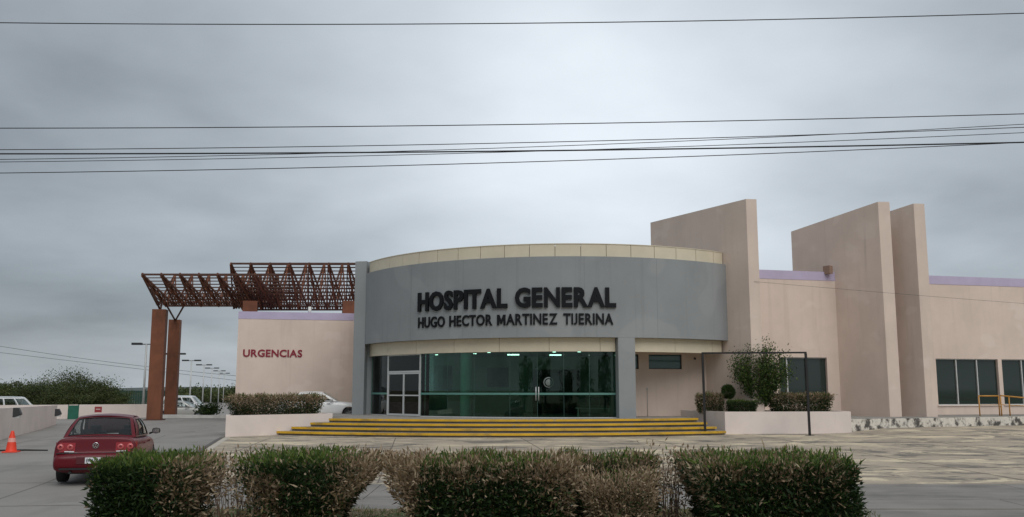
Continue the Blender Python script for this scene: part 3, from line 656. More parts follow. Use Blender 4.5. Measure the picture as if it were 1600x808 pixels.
def lamp_box(px, py, Y, label):
    q = at(px, py, Y); l = thing('wall_lamp', label, 'lamp', tuple(q), R(19)); mb = MB()
    mb.add([(-.02, -.17, .19), (.16, -.17, .19), (.26, -.17, -.02), (.26, -.17, -.09), (.02, -.17, -.17), (-.02, -.17, -.17), (-.02, .17, .19), (.16, .17, .19), (.26, .17, -.02), (.26, .17, -.09), (.02, .17, -.17), (-.02, .17, -.17)],
           [(5, 4, 3, 2, 1, 0), (6, 7, 8, 9, 10, 11)] + [(i, (i + 1) % 6, 6 + (i + 1) % 6, 6 + i) for i in range(6)])
    mb.build('hood', M['lamphead'], l); MB().b2((.03, -.14, -.185), (.22, .14, -.10)).build('lens', M['alu'], l)
def on_line(px):                             # where the side wall is seen at px
    k = (px - 800) / FPX * 1.0103; t = (k * pA.y - pA.x) / (d.x - k * d.y); return pA.y + d.y * t
lamp_box(22, 645, on_line(22) - 0.05, 'dark hooded lamp on the whitewashed side wall, nearer the orange cone'); lamp_box(87, 645, on_line(86.5) - 0.1, 'dark hooded lamp at the end of the whitewashed side wall')
q = at(111.5, 645, 58.6); g_ = thing('gate_panel', 'narrow dark green sheet metal gate set into the whitewashed wall', 'gate', (q.x, 58.6, 0)); gm = mat('green metal', (0.012, 0.115, 0.075), 0.5, 0.12, 3)
MB().box((0, 0.25, 0.48), (0.62, 0.04, 0.96), R(31)).build('sheet', gm, g_); 
for s_ in (-0.29, 0.29): MB().box((s_ * 0.857, 0.25 + s_ * 0.515, 0.5), (0.05, 0.07, 1.02), R(31)).build('frame_post', gm, g_)
q = at(153.5, 640, 59.0); MBs = thing('wall_plaque', 'small red square plaque fixed to the whitewashed end wall', 'sign', (q.x, 59.0, q.z)); MB().box((0, 0, 0), (0.42, 0.03, 0.36), R(31)).build('plate', mat('red plate', (0.30, 0.03, 0.035), 0.5), MBs); MB().box((0, -0.02, 0.02), (0.26, 0.012, 0.06), R(31)).build('print', mat('pale print', (0.55, 0.42, 0.40), 0.6), MBs)
# kerbed island by the posts
mb = MB(); q0, q1 = at(262, 654, 62.5), at(348, 652, 61.5); mb.bar((q0.x - 0.5, 62.0, 0.16), (q1.x + 1.0, 61.4, 0.16), 1.2, 0.26); tag(mb.build('kerb', mat('white kerb', (0.68, 0.66, 0.62), 0.8, 0.1, 2)), kind='structure')

# ------------------------------------------------------------------ planters
def planter(name, label, poly, z1, th=0.16):
    cx = sum(p[0] for p in poly) / len(poly); cy = sum(p[1] for p in poly) / len(poly); og = (cx, cy, 0); o = thing(name, label, 'planter', og)
    n = len(poly); inner = []
    for i in range(n):
        a, b, c = Vector(poly[i - 1]), Vector(poly[i]), Vector(poly[(i + 1) % n]); d1 = (b - a).normalized(); d2 = (c - b).normalized()
        n1_ = Vector((-d1.y, d1.x)); n2_ = Vector((-d2.y, d2.x)); bis = (n1_ + n2_).normalized(); inner.append(tuple(b + bis * (th / max(0.3, bis.dot(n1_)))))
    vs_ = [(p[0], p[1], z) for z in (-0.5, z1) for p in poly] + [(p[0], p[1], z) for z in (z1, z1 - 0.12) for p in inner]
    fs = []
    for i in range(n):
        j = (i + 1) % n; fs += [(i, j, n + j, n + i), (n + i, n + j, 2 * n + j, 2 * n + i), (2 * n + i, 2 * n + j, 3 * n + j, 3 * n + i)]
    MB().add(vs_, fs).build('planter_wall', M['planter'], o, og)
    MB().add([(p[0], p[1], z1 - 0.10) for p in inner], [tuple(range(n))]).build('planter_soil', soil, o, og); return o
planter('planter', 'whitewashed planter with a long clipped hedge left of the steps', [(-11.78, 38.5), (-8.1, 42.2), (-8.75, 43.7), (-12.5, 40.9)], 0.87)
planter('planter', 'whitewashed planter with tall shrub and small hedges right of the steps', [(9.35, 41.05), (15.05, 41.5), (15.05, 44.3), (8.05, 44.6)], 0.97)

# ------------------------------------------------------------------ leaves
def leaves(name, m, pos, dirs, ln, wd, tint, parent=None, origin=None):
    n = len(pos); d = dirs / (np.linalg.norm(dirs, axis=1, keepdims=True) + 1e-9)
    rnd = rng.normal(size=(n, 3)); s = np.cross(d, rnd); s /= (np.linalg.norm(s, axis=1, keepdims=True) + 1e-9)
    ln = np.broadcast_to(ln, (n,))[:, None]; wd = np.broadcast_to(wd, (n,))[:, None]
    if origin is not None: pos = pos - np.array(origin)
    up = np.cross(s, d) * wd * 0.35
    v = np.stack([pos, pos + d * ln * 0.45 + s * wd - up, pos + d * ln, pos + d * ln * 0.45 - s * wd - up], 1).reshape(-1, 3)
    me = bpy.data.meshes.new(name); me.vertices.add(4 * n); me.vertices.foreach_set('co', v.ravel().astype(np.float32))
    me.loops.add(4 * n); me.loops.foreach_set('vertex_index', np.arange(4 * n, dtype=np.int32))
    me.polygons.add(n); me.polygons.foreach_set('loop_start', np.arange(n, dtype=np.int32) * 4); me.polygons.foreach_set('loop_total', np.full(n, 4, dtype=np.int32))
    me.update(calc_edges=True)
    a_ = me.attributes.new('tint', 'FLOAT', 'FACE'); a_.data.foreach_set('value', np.clip(tint, 0, 1).astype(np.float32))
    me.materials.append(m); o = bpy.data.objects.new(name, me); col.objects.link(o)
    if parent: o.parent = parent
    return o
def vnoise(p, s, seed=0):                    # cheap smooth noise
    q = p * s + seed * 13.7
    return (np.sin(q[:, 0] * 1.7 + 1.3 * np.sin(q[:, 1] * 1.1)) + np.sin(q[:, 1] * 2.1 + 1.7 * np.sin(q[:, 2] * 1.3)) + np.sin(q[:, 2] * 1.9 + 1.1 * np.sin(q[:, 0] * 2.3))) / 3
GREEN = leafmat('hedge leaf', [(0.0, (0.012, 0.026, 0.009)), (0.25, (0.034, 0.068, 0.018)), (0.5, (0.13, 0.19, 0.036)), (0.62, (0.17, 0.12, 0.06)), (0.82, (0.30, 0.21, 0.135)), (1.0, (0.52, 0.42, 0.29))])
TWIG = mat('twig bark', (0.17, 0.12, 0.085), 0.9, 0.2, 8)
def twigs(name, segs, parent, r=0.008, m=None):
    mb = MB()
    for pts_ in segs: mb.tube(pts_, [r * (1 - 0.6 * i / (len(pts_) - 1)) for i in range(len(pts_))], 4, caps=False, smooth=False)
    return mb.build(name, m or TWIG, parent)
def hedge(label, x0, x1, y0, y1, ztop, n, dry, gap, flare=0.0, group='foreground hedges', rag=0.035, ll=0.085, name='hedge', zbase=None, cat='hedge', foot=(0.80, 0.80)):
    cx, cy = (x0 + x1) / 2, (y0 + y1) / 2; g = gz(cx, cy) + 0.02 if zbase is None else zbase
    o = thing(name, label, cat, (cx, cy, g), 0, group); hx, hy, h = (x1 - x0) / 2, (y1 - y0) / 2, ztop - g
    P = []; Dn = []
    need = n
    while need > 0:
        q = rng.uniform(-1, 1, (need * 2, 3)); q[:, 2] = (q[:, 2] + 1) / 2
        shell = np.maximum(np.maximum(np.abs(q[:, 0]), np.abs(q[:, 1])), q[:, 2] * 1.0)
        keep = rng.random(len(q)) < np.clip((shell - 0.35) * 1.6, 0.06, 1)
        q = q[keep]
        zz = q[:, 2] * h; ft_ = np.where(q[:, 0] < 0, foot[0], foot[1]); up_ = np.clip(q[:, 2] * 1.25, 0, 1); fl = ft_ + (1 - ft_) * up_; fy = 0.86 + 0.14 * up_
        x = q[:, 0] * hx * fl + (flare * q[:, 2] ** 1.5 * (q[:, 0] > 0) * q[:, 0] if flare else 0); y = q[:, 1] * hy * fy
        p = np.stack([x, y, zz], 1)
        nrm = np.stack([q[:, 0] ** 5, q[:, 1] ** 5, (q[:, 2] ** 5) * 1.3], 1)
        p = p + nrm * (vnoise(p + [cx, cy, 0], 3.1, 1)[:, None] * rag * 1.6 + rng.normal(0, rag * 0.6, (len(p), 1)))
        gp = gap(p[:, 0] + cx, p[:, 1], p[:, 2] / h)
        ok = rng.random(len(p)) > gp + 0.12 * (vnoise(p + [cx, cy, 0], 6.0, 2) > 0.42)
        P.append(p[ok]); Dn.append(nrm[ok]); need -= int(ok.sum()) + 1
    P = np.concatenate(P)[:n]; Dn = np.concatenate(Dn)[:n]
    dr_ = dry(P[:, 0] + cx, P[:, 1], P[:, 2] / h) 
    dr_ = dr_ + 0.30 * vnoise(P + [cx, cy, 0], 4.0, 3) * np.clip(dr_ * 2.2, 0.08, 1)
    isd = rng.random(len(P)) < np.clip(dr_, 0.02, 0.98)
    top = np.clip((P[:, 2] / h - 0.86) / 0.14, 0, 1)
    tint = np.where(isd, rng.uniform(0.60, 1.0, len(P)), np.clip(rng.beta(2, 4, len(P)) * 0.45 + top * 0.27, 0, 0.54))
    dirs = Dn * 0.8 + rng.normal(0, 0.5, P.shape) + np.array([0, 0, 0.15])
    leaves('foliage', GREEN, P, dirs, rng.gamma(9, 1 / 9, len(P)) * ll, rng.uniform(0.6, 1.2, len(P)) * ll * 0.19, tint, o)
    segs = []
    for i in range(int(55 * (x1 - x0))):
        bx = random.uniform(-hx, hx); tx0_ = bx; bx *= 0.9 * min(1.0, foot[0] if bx < 0 else foot[1]); by = random.uniform(-hy, hy) * 0.5; tx_ = tx0_ * 0.97 + random.uniform(-.16, .16); 
        if flare and bx > 0.2: tx_ += flare * random.uniform(0.2, 0.9) * bx / hx
        ty = by + random.uniform(-.5, .5) * hy; hz = h * random.uniform(0.75, 0.99)
        segs.append([(bx, by, -0.03), (bx * .7 + tx_ * .3 + random.uniform(-.06, .06), by, hz * 0.45), (tx_, ty, hz)])
    twigs('stems', segs, o); return o
zero = lambda x, y, z: 0 * x
# four hedges along the verge
hedge('dense dark green clipped hedge, greenest of the row, hiding the corner of the red car', -6.08, -4.62, 13.55, 15.3, 0.84, 29000, lambda x, y, z: np.where(x > -5.15, (x + 5.4) * 1.0, 0.0), lambda x, y, z: np.where(x > -5.05, 0.25 + 0.65 * (1 - z), 0.0), foot=(1.08, 0.62))
hedge('thin dried-out brown stretch of hedge full of gaps between two green hedges', -4.55, -3.75, 13.7, 15.2, 0.80, 1000, lambda x, y, z: 0.85 + 0 * x, lambda x, y, z: 0.25 + 0.35 * (1 - z), rag=0.09, ll=0.085)
hedge('half green half brown clipped hedge with its dry end sweeping up and outwards', -4.0, -2.45, 13.7, 15.5, 0.88, 24000, lambda x, y, z: np.clip((x + 2.75) * 1.7, 0, .95) + np.where((z < 0.8) & (x < -3.4), 0.6, 0.14), lambda x, y, z: np.where(x > -2.6, 0.25 + 0.4 * (1 - z), 0.03) + np.where(x < -3.6, 0.35 + 0.5 * (1 - z), 0), flare=0.55, foot=(0.72, 0.5))
hedge('broad hedge in front of the steps with brown top and ragged dry end', -1.85, 0.95, 13.6, 15.4, 0.84, 38000, lambda x, y, z: np.where(x < -1.35, 0.85, 0.12) + np.clip((x - 0.3) * 1.3, 0, 0.7) + np.where(z > 0.75, 0.42, 0.0) + np.where(z < 0.3, -0.25, 0), lambda x, y, z: np.where((x < -1.4), 0.35, 0.02) + np.where((x > 0.5) & (z < 0.6), 0.3, 0), foot=(0.62, 0.85))
hedge('short dark green hedge piece standing behind the dry brown bush', 0.95, 2.35, 14.9, 16.0, 0.80, 12000, lambda x, y, z: 0.15 + np.where(z > 0.8, 0.4, 0), zero)
hedge('rounded dead-looking brown bush between two hedges', 1.05, 2.05, 13.5, 14.6, 0.62, 15000, lambda x, y, z: 0.86 - 0.3 * (z < 0.25), zero, rag=0.09, ll=0.06)
hedge('sparse dry twiggy hedge end with gaps showing pale pavement', 2.15, 2.75, 14.4, 15.6, 0.88, 800, lambda x, y, z: 0.92 + 0 * x, lambda x, y, z: 0.4 + 0 * x, rag=0.1, ll=0.08)
hedge('large dark green clipped hedge with brownish top, standing alone by the open pavement', 2.65, 5.0, 13.45, 15.4, 0.86, 42000, lambda x, y, z: np.where(z > 0.75, 0.40, 0.14) + np.clip((3.0 - x) * 0.6, 0, 0.5) - np.where(x > 4.8, 0.2, 0), lambda x, y, z: np.where(x < 3.0, 0.45, 0.0), foot=(0.68, 1.10))
# shoots that stand above the clipped tops
for i, (x, y, z, n_) in enumerate(((-5.9, 14.6, .84, 60), (-2.9, 14.9, .88, 60), (-0.45, 15.0, .84, 70), (0.95, 15.2, .84, 60), (1.85, 15.6, .80, 50), (5.0, 14.6, .86, 60))): 
    P = np.stack([rng.normal(0, 0.11, n_), rng.normal(0, 0.08, n_), rng.uniform(-0.06, 0.10, n_)], 1); o = thing('shoot', 'fresh green shoots standing above a clipped hedge top', 'plant', (x, y, z), 0, 'shoots above the hedges'); leaves('foliage', GREEN, P, np.stack([rng.normal(0, .4, n_), rng.normal(0, .4, n_), np.ones(n_)], 1), 0.10, 0.010, rng.uniform(0.3, 0.52, n_), o); twigs('stems', [[(0.05 * k - .1, 0, -0.5), (0.05 * k - .1, 0.01, -0.2), (0.06 * k - .12, 0, 0.05)] for k in range(5)], o, 0.006)
# grass and weeds on the verge
n = 16000; gx = rng.uniform(-7.1, 6.3, n); gy = rng.uniform(12.6, 17.1, n); kp = vnoise(np.stack([gx, gy, 0 * gx], 1), 1.3, 5) > -0.25; gx, gy = gx[kp], gy[kp]; n = len(gx)
P = np.stack([gx, gy, np.array([gz(a, b) for a, b in zip(gx, gy)]) + 0.015], 1)
tag(leaves('verge_grass', GREEN, P, np.stack([rng.normal(0, .45, n), rng.normal(0, .45, n), np.ones(n)], 1), rng.uniform(0.04, 0.12, n), 0.006, rng.choice([0.3, 0.42, 0.5, 0.66, 0.85], n) + rng.normal(0, .04, n)), kind='stuff')
bpy.data.objects['verge_grass']['label'] = 'patchy grass and weeds under the hedges'
n = 5000; lx = rng.uniform(-6.8, 5.6, n); ly = rng.uniform(13.0, 16.9, n); P = np.stack([lx, ly, np.array([gz(a, b) for a, b in zip(lx, ly)]) + 0.035], 1)
lt = tag(leaves('leaf_litter', GREEN, P, np.stack([rng.normal(0, 1, n), rng.normal(0, 1, n), rng.normal(0, .12, n)], 1), rng.uniform(.05, .09, n), 0.012, rng.uniform(.62, 1, n)), kind='stuff'); lt['label'] = 'dry fallen leaves under the hedges'
# planter hedges
def boxhedge(label, a, b, depth, z0, z1, n, dry, name='hedge', group='planter hedges', ll=0.07):
    a, b = Vector(a), Vector(b); c = (a + b) / 2; o = hedge(label, c.x - (b - a).length / 2, c.x + (b - a).length / 2, c.y - depth / 2, c.y + depth / 2, z1, n, dry, zero, group=group, zbase=z0, ll=ll, rag=0.04, name=name)
    o.rotation_euler = (0, 0, math.atan2((b - a).y, (b - a).x)); return o
boxhedge('long clipped hedge with brown top filling the planter left of the steps', (-12.0, 39.6), (-8.75, 42.7), 1.15, 0.78, 1.66, 14000, lambda x, y, z: 0.18 + 0.75 * np.clip(z - 0.25, 0, 1), ll=0.10)
boxhedge('short brownish clipped hedge at the step end of the right planter', (8.5, 43.0), (9.7, 42.7), 0.9, 0.88, 1.72, 4000, lambda x, y, z: 0.2 + 0.6 * np.clip(z - 0.25, 0, 1), ll=0.10)
boxhedge('clipped hedge with sparse end under the dark windows in the right planter', (11.8, 43.0), (14.75, 43.1), 1.0, 0.88, 1.72, 9000, lambda x, y, z: 0.14 + 0.6 * np.clip(z - 0.2, 0, 1), ll=0.10)
boxhedge('very dark green boxy clipped hedge in front of the tall planter shrub', (9.72, 42.0), (11.0, 42.05), 0.7, 0.88, 1.42, 6500, lambda x, y, z: 0.0 * x - 0.3, ll=0.07)
def shrub(label, loc, h, rx, ry, n, cut, name='shrub', ll=0.12, tint=(0.12, 0.42), nst=26, cat='shrub', ball=False):
    o = thing(name, label, cat, loc); segs = []; P = []
    if ball:
        q = rng.normal(size=(n, 3)); q /= np.linalg.norm(q, axis=1, keepdims=True); P = q * rng.uniform(0.7, 1.05, (n, 1)) * (1 + 0.16 * vnoise(q, 2.2, 4))[:, None] * [rx, ry, rx * 1.1] + [0, 0, h - rx]; dirs = q + rng.normal(0, .5, q.shape)
        segs = [[(0, 0, -0.05), (0.01, 0, h * .4), (0, 0, h - rx)]]
    else:
        dirs = []
        for i in range(nst):
            a = random.uniform(0, 2 * math.pi); e = random.uniform(0.02, 1) ** 0.5; tip = Vector((math.cos(a) * rx * e, math.sin(a) * ry * e, h * random.uniform(0.62, 1.0) * (1 - 0.25 * e * e)))
            mid = Vector((tip.x * 0.35, tip.y * 0.35, tip.z * 0.5)); segs.append([(random.uniform(-.12, .12), random.uniform(-.1, .1), -0.06), tuple(mid), tuple(tip)])
            k = n // nst; t = rng.uniform(cut, 1.02, k) ** 0.8; base = np.array([0, 0, 0.0]); m_ = np.array(mid); tp = np.array(tip)
            c = (1 - t)[:, None] ** 2 * base + 2 * ((1 - t) * t)[:, None] * m_ + (t ** 2)[:, None] * tp
            P.append(c + rng.normal(0, 0.13, (k, 3)) * (0.4 + t)[:, None]); dirs.append(rng.normal(0, .7, (k, 3)) + [0, 0, 0.5])
        P = np.concatenate(P); dirs = np.concatenate(dirs)
    leaves('foliage', GREEN, P, dirs, rng.uniform(.6, 1.2, len(P)) * ll, rng.uniform(.7, 1.2, len(P)) * ll * 0.2, rng.uniform(*tint, len(P)) * rng.choice([1, 1, .6], len(P)), o); twigs('stems', segs, o, 0.016); return o
shrub('tall open leafy shrub rising from the right planter before the beige fin', (11.45, 42.9, 0.9), 3.25, 1.45, 0.9, 15000, 0.12, nst=75, ll=0.13, tint=(0.2, 0.46))
shrub('small dark green clipped topiary ball beside the tall planter shrub', (9.95, 42.9, 0.9), 1.20, 0.27, 0.27, 3500, 0, name='topiary', tint=(0.15, 0.4), ll=0.08, ball=True)
q = at(320, 645, 61); shrub('low spreading green bush beside the parked silver car', (q.x, 61.8, 0.12), 0.95, 0.75, 0.5, 1500, 0.1, nst=22, ll=0.2, tint=(0.1, 0.35))

# ------------------------------------------------------------------ black metal frame
fr = thing('metal_frame', 'thin black metal portal frame standing on the plaza before the planter', 'frame', (10.4, 39.9, 0)); fo = (10.4, 39.9, 0)
ztf = at(1099, 553, 40.1).z; pl, pr = Vector((8.27, 40.1, gz(8.2, 40.1))), Vector((12.58, 39.6, gz(12.6, 39.6)))
for p in (pl, pr):
    MB().bar((p.x, p.y, p.z), (p.x - 0.02, p.y, ztf), 0.09, 0.09).build('post', M['black'], fr, fo); MB().box((p.x, p.y, p.z + 0.012), (0.32, 0.30, 0.016)).build('base_plate', M['black'], fr, fo)
MB().bar((pl.x - 0.06, pl.y, ztf + 0.035), (pr.x + 0.02, pr.y, ztf + 0.035), 0.07, 0.07).build('crossbar', M['black'], fr, fo)

# ------------------------------------------------------------------ cars
RUB = mat('tyre rubber', (0.012, 0.012, 0.012), 0.8); RIM = mat('alloy rim', (0.35, 0.36, 0.37), 0.35, metal=0.7); DARK = mat('car trim', (0.012, 0.012, 0.013), 0.6)
CG = glass('car glass', (0.80, 0.84, 0.83), ior=1.52); CHROME = mat('chrome', (0.75, 0.76, 0.78), 0.15, metal=1.0); SEAT = mat('seat cloth', (0.035, 0.034, 0.034), 0.9)
LAMPR = mat('red lamp', (0.30, 0.012, 0.015), 0.12, coat=1.0); LAMPC = mat('clear lamp', (0.7, 0.7, 0.72), 0.1, coat=1.0); LAMPP = mat('pale red ring', (0.55, 0.10, 0.10), 0.15, coat=1.0)
def evaluated(o):
    dg = bpy.context.evaluated_depsgraph_get(); dg.update(); return bpy.data.meshes.new_from_object(o.evaluated_get(dg))
def car(name, label, loc, rz, paint, kind='sedan', Ln=4.37, Wd=1.74, Ht=1.45, detail=True, group=None, cat='car'):
    """local axes: x forward, y left, z up; origin on the ground under the middle"""
    c = thing(name, label, cat, loc, rz, group); hL = Ln / 2; W2 = Wd / 2; s = Ht / 1.45
    suv = kind == 'suv'; ze = 0.24 if not suv else 0.32; belt = (0.93 if not suv else 1.05) * (s if not suv else 1)
    if not suv:                               # x, width factor, z bottom, z top of the deck
        S = [(-hL, .86, .42, .56), (-hL + .03, .93, .34, .63), (-hL + .09, .965, .28, .665), (-hL + .10, .965, .27, .675), (-hL + .112, .965, .27, .70), (-hL + .128, .97, .26, .80), (-hL + .146, .968, .25, .93), (-hL + .155, .966, .25, .99), (-hL + .175, .962, .25, 1.012), (-hL + .26, .955, .25, 1.02), (-hL + .62, .985, .22, 1.01), (-1.0, 1.0, ze - .04, .985), (0, 1.0, ze - .04, .95), (.75, .995, ze - .04, .95), (1.1, .99, .20, .93), (1.6, .97, .20, .87), (hL - .25, .93, .22, .77), (hL - .10, .88, .24, .68), (hL - .02, .78, .32, .58), (hL, .66, .38, .52)]
    else:
        S = [(-hL, .88, .50, .72), (-hL + .04, .95, .40, .80), (-hL + .10, .97, .36, 1.05), (-hL + .14, .97, .34, 1.10), (-hL + .5, .99, .32, 1.10), (-.8, 1.0, ze, 1.08), (.5, 1.0, ze, 1.05), (1.0, .99, .32, 1.03), (1.5, .97, .32, .99), (hL - .2, .93, .34, .92), (hL - .06, .88, .36, .80), (hL, .78, .44, .68)]
    vs_ = []; npf = 0
    for x, wf, zb, zt in S:
        wv = W2 * wf; hh = zt - zb
        half = [(0, zb), (wv * .75, zb), (wv * .93, zb + .05 * hh / .6), (wv * .985, zb + hh * .22), (wv, zb + hh * .50), (wv * .985, zb + hh * .78), (wv * .93, zb + hh * .93), (wv * .82, zt - .004), (wv * .45, zt + .012), (0, zt + .018)]
        ring = [(y, z) for y, z in half] + [(-y, z) for y, z in half[-2:0:-1]]; npf = len(ring); vs_ += [(x, y, z) for y, z in ring]
    fs = [(i * npf + k, (i + 1) * npf + k, (i + 1) * npf + (k + 1) % npf, i * npf + (k + 1) % npf) for i in range(len(S) - 1) for k in range(npf)]
    fs += [tuple(range(npf)), tuple((len(S) - 1) * npf + k for k in range(npf - 1, -1, -1))]
    bo_ = MB().add(vs_, fs, True).build('tmp', paint); md = bo_.modifiers.new('s', 'SUBSURF'); md.levels = md.render_levels = 2
    me0 = evaluated(bo_); bpy.data.objects.remove(bo_); bo_ = bpy.data.objects.new('tmp', me0); col.objects.link(bo_)
    bmx = bmesh.new(); bmx.from_mesh(me0); bmesh.ops.recalc_face_normals(bmx, faces=bmx.faces); bmx.to_mesh(me0); bmx.free()
    wr = 0.315 if not suv else 0.36; wxs = (-hL + 0.88, hL - 0.86)
    cut = MB()
    for wx in wxs: cut.lathe([(0, -1.2), (wr + .055, -1.2), (wr + .055, 1.2), (0, 1.2)], 28, (wx, 0, wr), 'Y', False)
    for sgn in (-1,):
        cb = cut.build('cut', paint)
    bmx = bmesh.new(); bmx.from_mesh(cb.data); bmesh.ops.remove_doubles(bmx, verts=bmx.verts, dist=1e-5); bmesh.ops.recalc_face_normals(bmx, faces=bmx.faces); bmx.to_mesh(cb.data); bmx.free()
    md = bo_.modifiers.new('b', 'BOOLEAN'); md.operation = 'DIFFERENCE'; md.object = cb; md.solver = 'EXACT'
    me1 = evaluated(bo_); bpy.data.objects.remove(bo_); bpy.data.objects.remove(cb)
    me1.materials.clear(); me1.materials.append(paint); body = bpy.data.objects.new('body', me1); col.objects.link(body); body.parent = c
    MB().b2((-hL + .3, -W2 * .70, ze - .02), (hL - .35, W2 * .70, .62)).build('underbody', DARK, c)
    # cabin: frame with real openings, panes in them
    if not suv: bx0, bx1, tx0, tx1, bw, tw, zt = -hL + .60, .86, -hL + 1.22, .02, W2 * .925, W2 * .68, Ht - .03
    else: bx0, bx1, tx0, tx1, bw, tw, zt = -hL + .12, .95, -hL + .32, .25, W2 * .93, W2 * .74, Ht - .03
    zb = (0.985 if not suv else 1.08); zr = 0.945 if not suv else 1.04
    K = {('r', -1): Vector((bx0, -bw * .94, zb + .01)), ('r', 1): Vector((bx0, bw * .94, zb + .01)), ('f', -1): Vector((bx1, -bw * .94, zr)), ('f', 1): Vector((bx1, bw * .94, zr))}
    T = {('r', -1): Vector((tx0, -tw, zt - .01)), ('r', 1): Vector((tx0, tw, zt - .01)), ('f', -1): Vector((tx1, -tw, zt - .005)), ('f', 1): Vector((tx1, tw, zt - .005))}
    def face(a, b):
        cen = (K[a] + K[b] + T[a] + T[b]) / 4; nr = (K[b] - K[a]).cross(T[a] - K[a]).normalized()
        if nr.dot(cen - Vector(((bx0 + bx1) / 2, 0, zb))) < 0: nr = -nr
        side = a[1] == b[1]
        def f(u, v, off=0.0):
            p = (K[a] * (1 - u) + K[b] * u) * (1 - v) + (T[a] * (1 - u) + T[b] * u) * v
            bulge = (0.055 if not side else 0.05) * 4 * u * (1 - u) * (0.35 + 0.65 * (1 - abs(2 * v - 1)) if side else 1.0) + (0.03 * 4 * v * (1 - v))
            return p + nr * (bulge + off)
        return f
    defs = [(('r', 1), ('r', -1), [(.06, .94, .07, .90)], 'rear_window'), (('f', -1), ('f', 1), [(.05, .95, .05, .93)], 'windscreen')]
    for s_ in (-1, 1):
        holes = [(.17, .47, .07, .86), (.515, .90, .07, .86)] if not suv else [(.04, .26, .07, .86), (.30, .60, .07, .86), (.64, .93, .07, .86)]
        defs.append((('r', s_), ('f', s_), holes, 'side_window'))
    fm = MB()
    for a, b, holes, nm in defs:
        f = face(a, b); us = sorted(set([0, 1] + [h for q in holes for h in q[:2]])); vsn = sorted(set([0, 1] + [h for q in holes for h in q[2:]]))
        us = sorted(set(us + [u0 + (u1 - u0) * k / 4 for u0, u1 in zip(us, us[1:]) for k in range(1, 4)])); vsn = sorted(set(vsn + [v0 + (v1 - v0) * k / 3 for v0, v1 in zip(vsn, vsn[1:]) for k in range(1, 3)]))
        for i in range(len(us) - 1):
            for j in range(len(vsn) - 1):
                um, vm = (us[i] + us[i + 1]) / 2, (vsn[j] + vsn[j + 1]) / 2
                if any(q[0] < um < q[1] and q[2] < vm < q[3] for q in holes): continue
                fm.add([f(us[i], vsn[j]), f(us[i + 1], vsn[j]), f(us[i + 1], vsn[j + 1]), f(us[i], vsn[j + 1])], [(0, 1, 2, 3)], True)
        for q in holes:
            MB().grid(lambda u, v: f(q[0] + (q[1] - q[0]) * u, q[2] + (q[3] - q[2]) * v, -0.006), 6, 4).build(nm, CG, c)
            if detail:
                rim = MB(); e = 0.012
                for (ua_, va_, ub_, vb_) in ((q[0], q[2], q[1], q[2]), (q[1], q[2], q[1], q[3]), (q[1], q[3], q[0], q[3]), (q[0], q[3], q[0], q[2])): rim.tube([f(ua_ + (ub_ - ua_) * k / 5, va_ + (vb_ - va_) * k / 5, 0.0) for k in range(6)], e, 5)
                rim.build('window_seal', DARK, c)
    rf = lambda u, v: (T[('r', 1)] * (1 - u) + T[('f', 1)] * u) * v + (T[('r', -1)] * (1 - u) + T[('f', -1)] * u) * (1 - v) + Vector((0, 0, 0.055 * 4 * v * (1 - v) + 0.03 * 4 * u * (1 - u))) + Vector((0.055 * (2 * u - 1) * 4 * v * (1 - v), 0, 0))
    fm.grid(rf, 12, 10)
    cab = fm.build('cabin', paint, c)
    bmx = bmesh.new(); bmx.from_mesh(cab.data); bmesh.ops.remove_doubles(bmx, verts=bmx.verts, dist=0.002); bmesh.ops.recalc_face_normals(bmx, faces=bmx.faces); bmx.to_mesh(cab.data); bmx.free()
    # seats
    for sx, rows in ((-.55 if not suv else -.7, (-.42, .42)), (.30, (-.38, .38))):
        for sy in rows:
            sb = MB().box((sx, sy, 0.87 if sx < 0 else .92), (.14, .46, .30), M=Matrix.Rotation(-.2, 3, 'Y')); sb.box((sx - .06, sy, 1.07 if sx < 0 else 1.14), (.08, .24, .14), M=Matrix.Rotation(-.15, 3, 'Y')); sb.build('seat', SEAT, c)
    # wheels
    for wx in wxs:
        for s_ in (-1, 1):
            y = s_ * (W2 - .115); w0 = MB().lathe([(wr * .60, -.10), (wr * .92, -.105), (wr, -.075), (wr, .075), (wr * .92, .105), (wr * .60, .10)], 28, (wx, y, wr), 'Y').build('wheel', RUB, c)
            rm = MB().lathe([(0.0, .03), (wr * .18, .045), (wr * .2, .02), (wr * .60, .0)], 20, (wx, y, wr), 'Y') if s_ > 0 else MB().lathe([(0.0, -.03), (wr * .18, -.045), (wr * .2, -.02), (wr * .60, -.0)], 20, (wx, y, wr), 'Y')
            for k in range(7):
                a = 2 * math.pi * k / 7; rm.bar((wx, y + s_ * .06, wr), (wx + math.cos(a) * wr * .60, y + s_ * .085, wr + math.sin(a) * wr * .60), .06, .03)
            rm.lathe([(wr * .56, s_ * .07), (wr * .62, s_ * .10), (wr * .62, 0)], 24, (wx, y, wr), 'Y'); rm.build('rim', RIM, w0)
    # mirrors, handles, lamps
    for s_ in (-1, 1):
        mx = bx1 - .30; mb = MB().lathe([(0, -.10), (.055, -.085), (.075, 0), (.06, .085), (0, .10)], 12, (mx, s_ * (W2 + .10), zb + .07), 'Y'); mr_ = mb.build('mirror', DARK if detail else paint, c); MB().tube([(mx + .02, s_ * W2 * .93, zb), (mx, s_ * (W2 + .04), zb + .04)], .025, 6).build('arm', DARK, mr_)
        MB().b2((mx - .082, s_ * (W2 + .10) - .075, zb + .02), (mx - .070, s_ * (W2 + .10) + .075, zb + .12)).build('mirror_glass', CHROME, mr_)
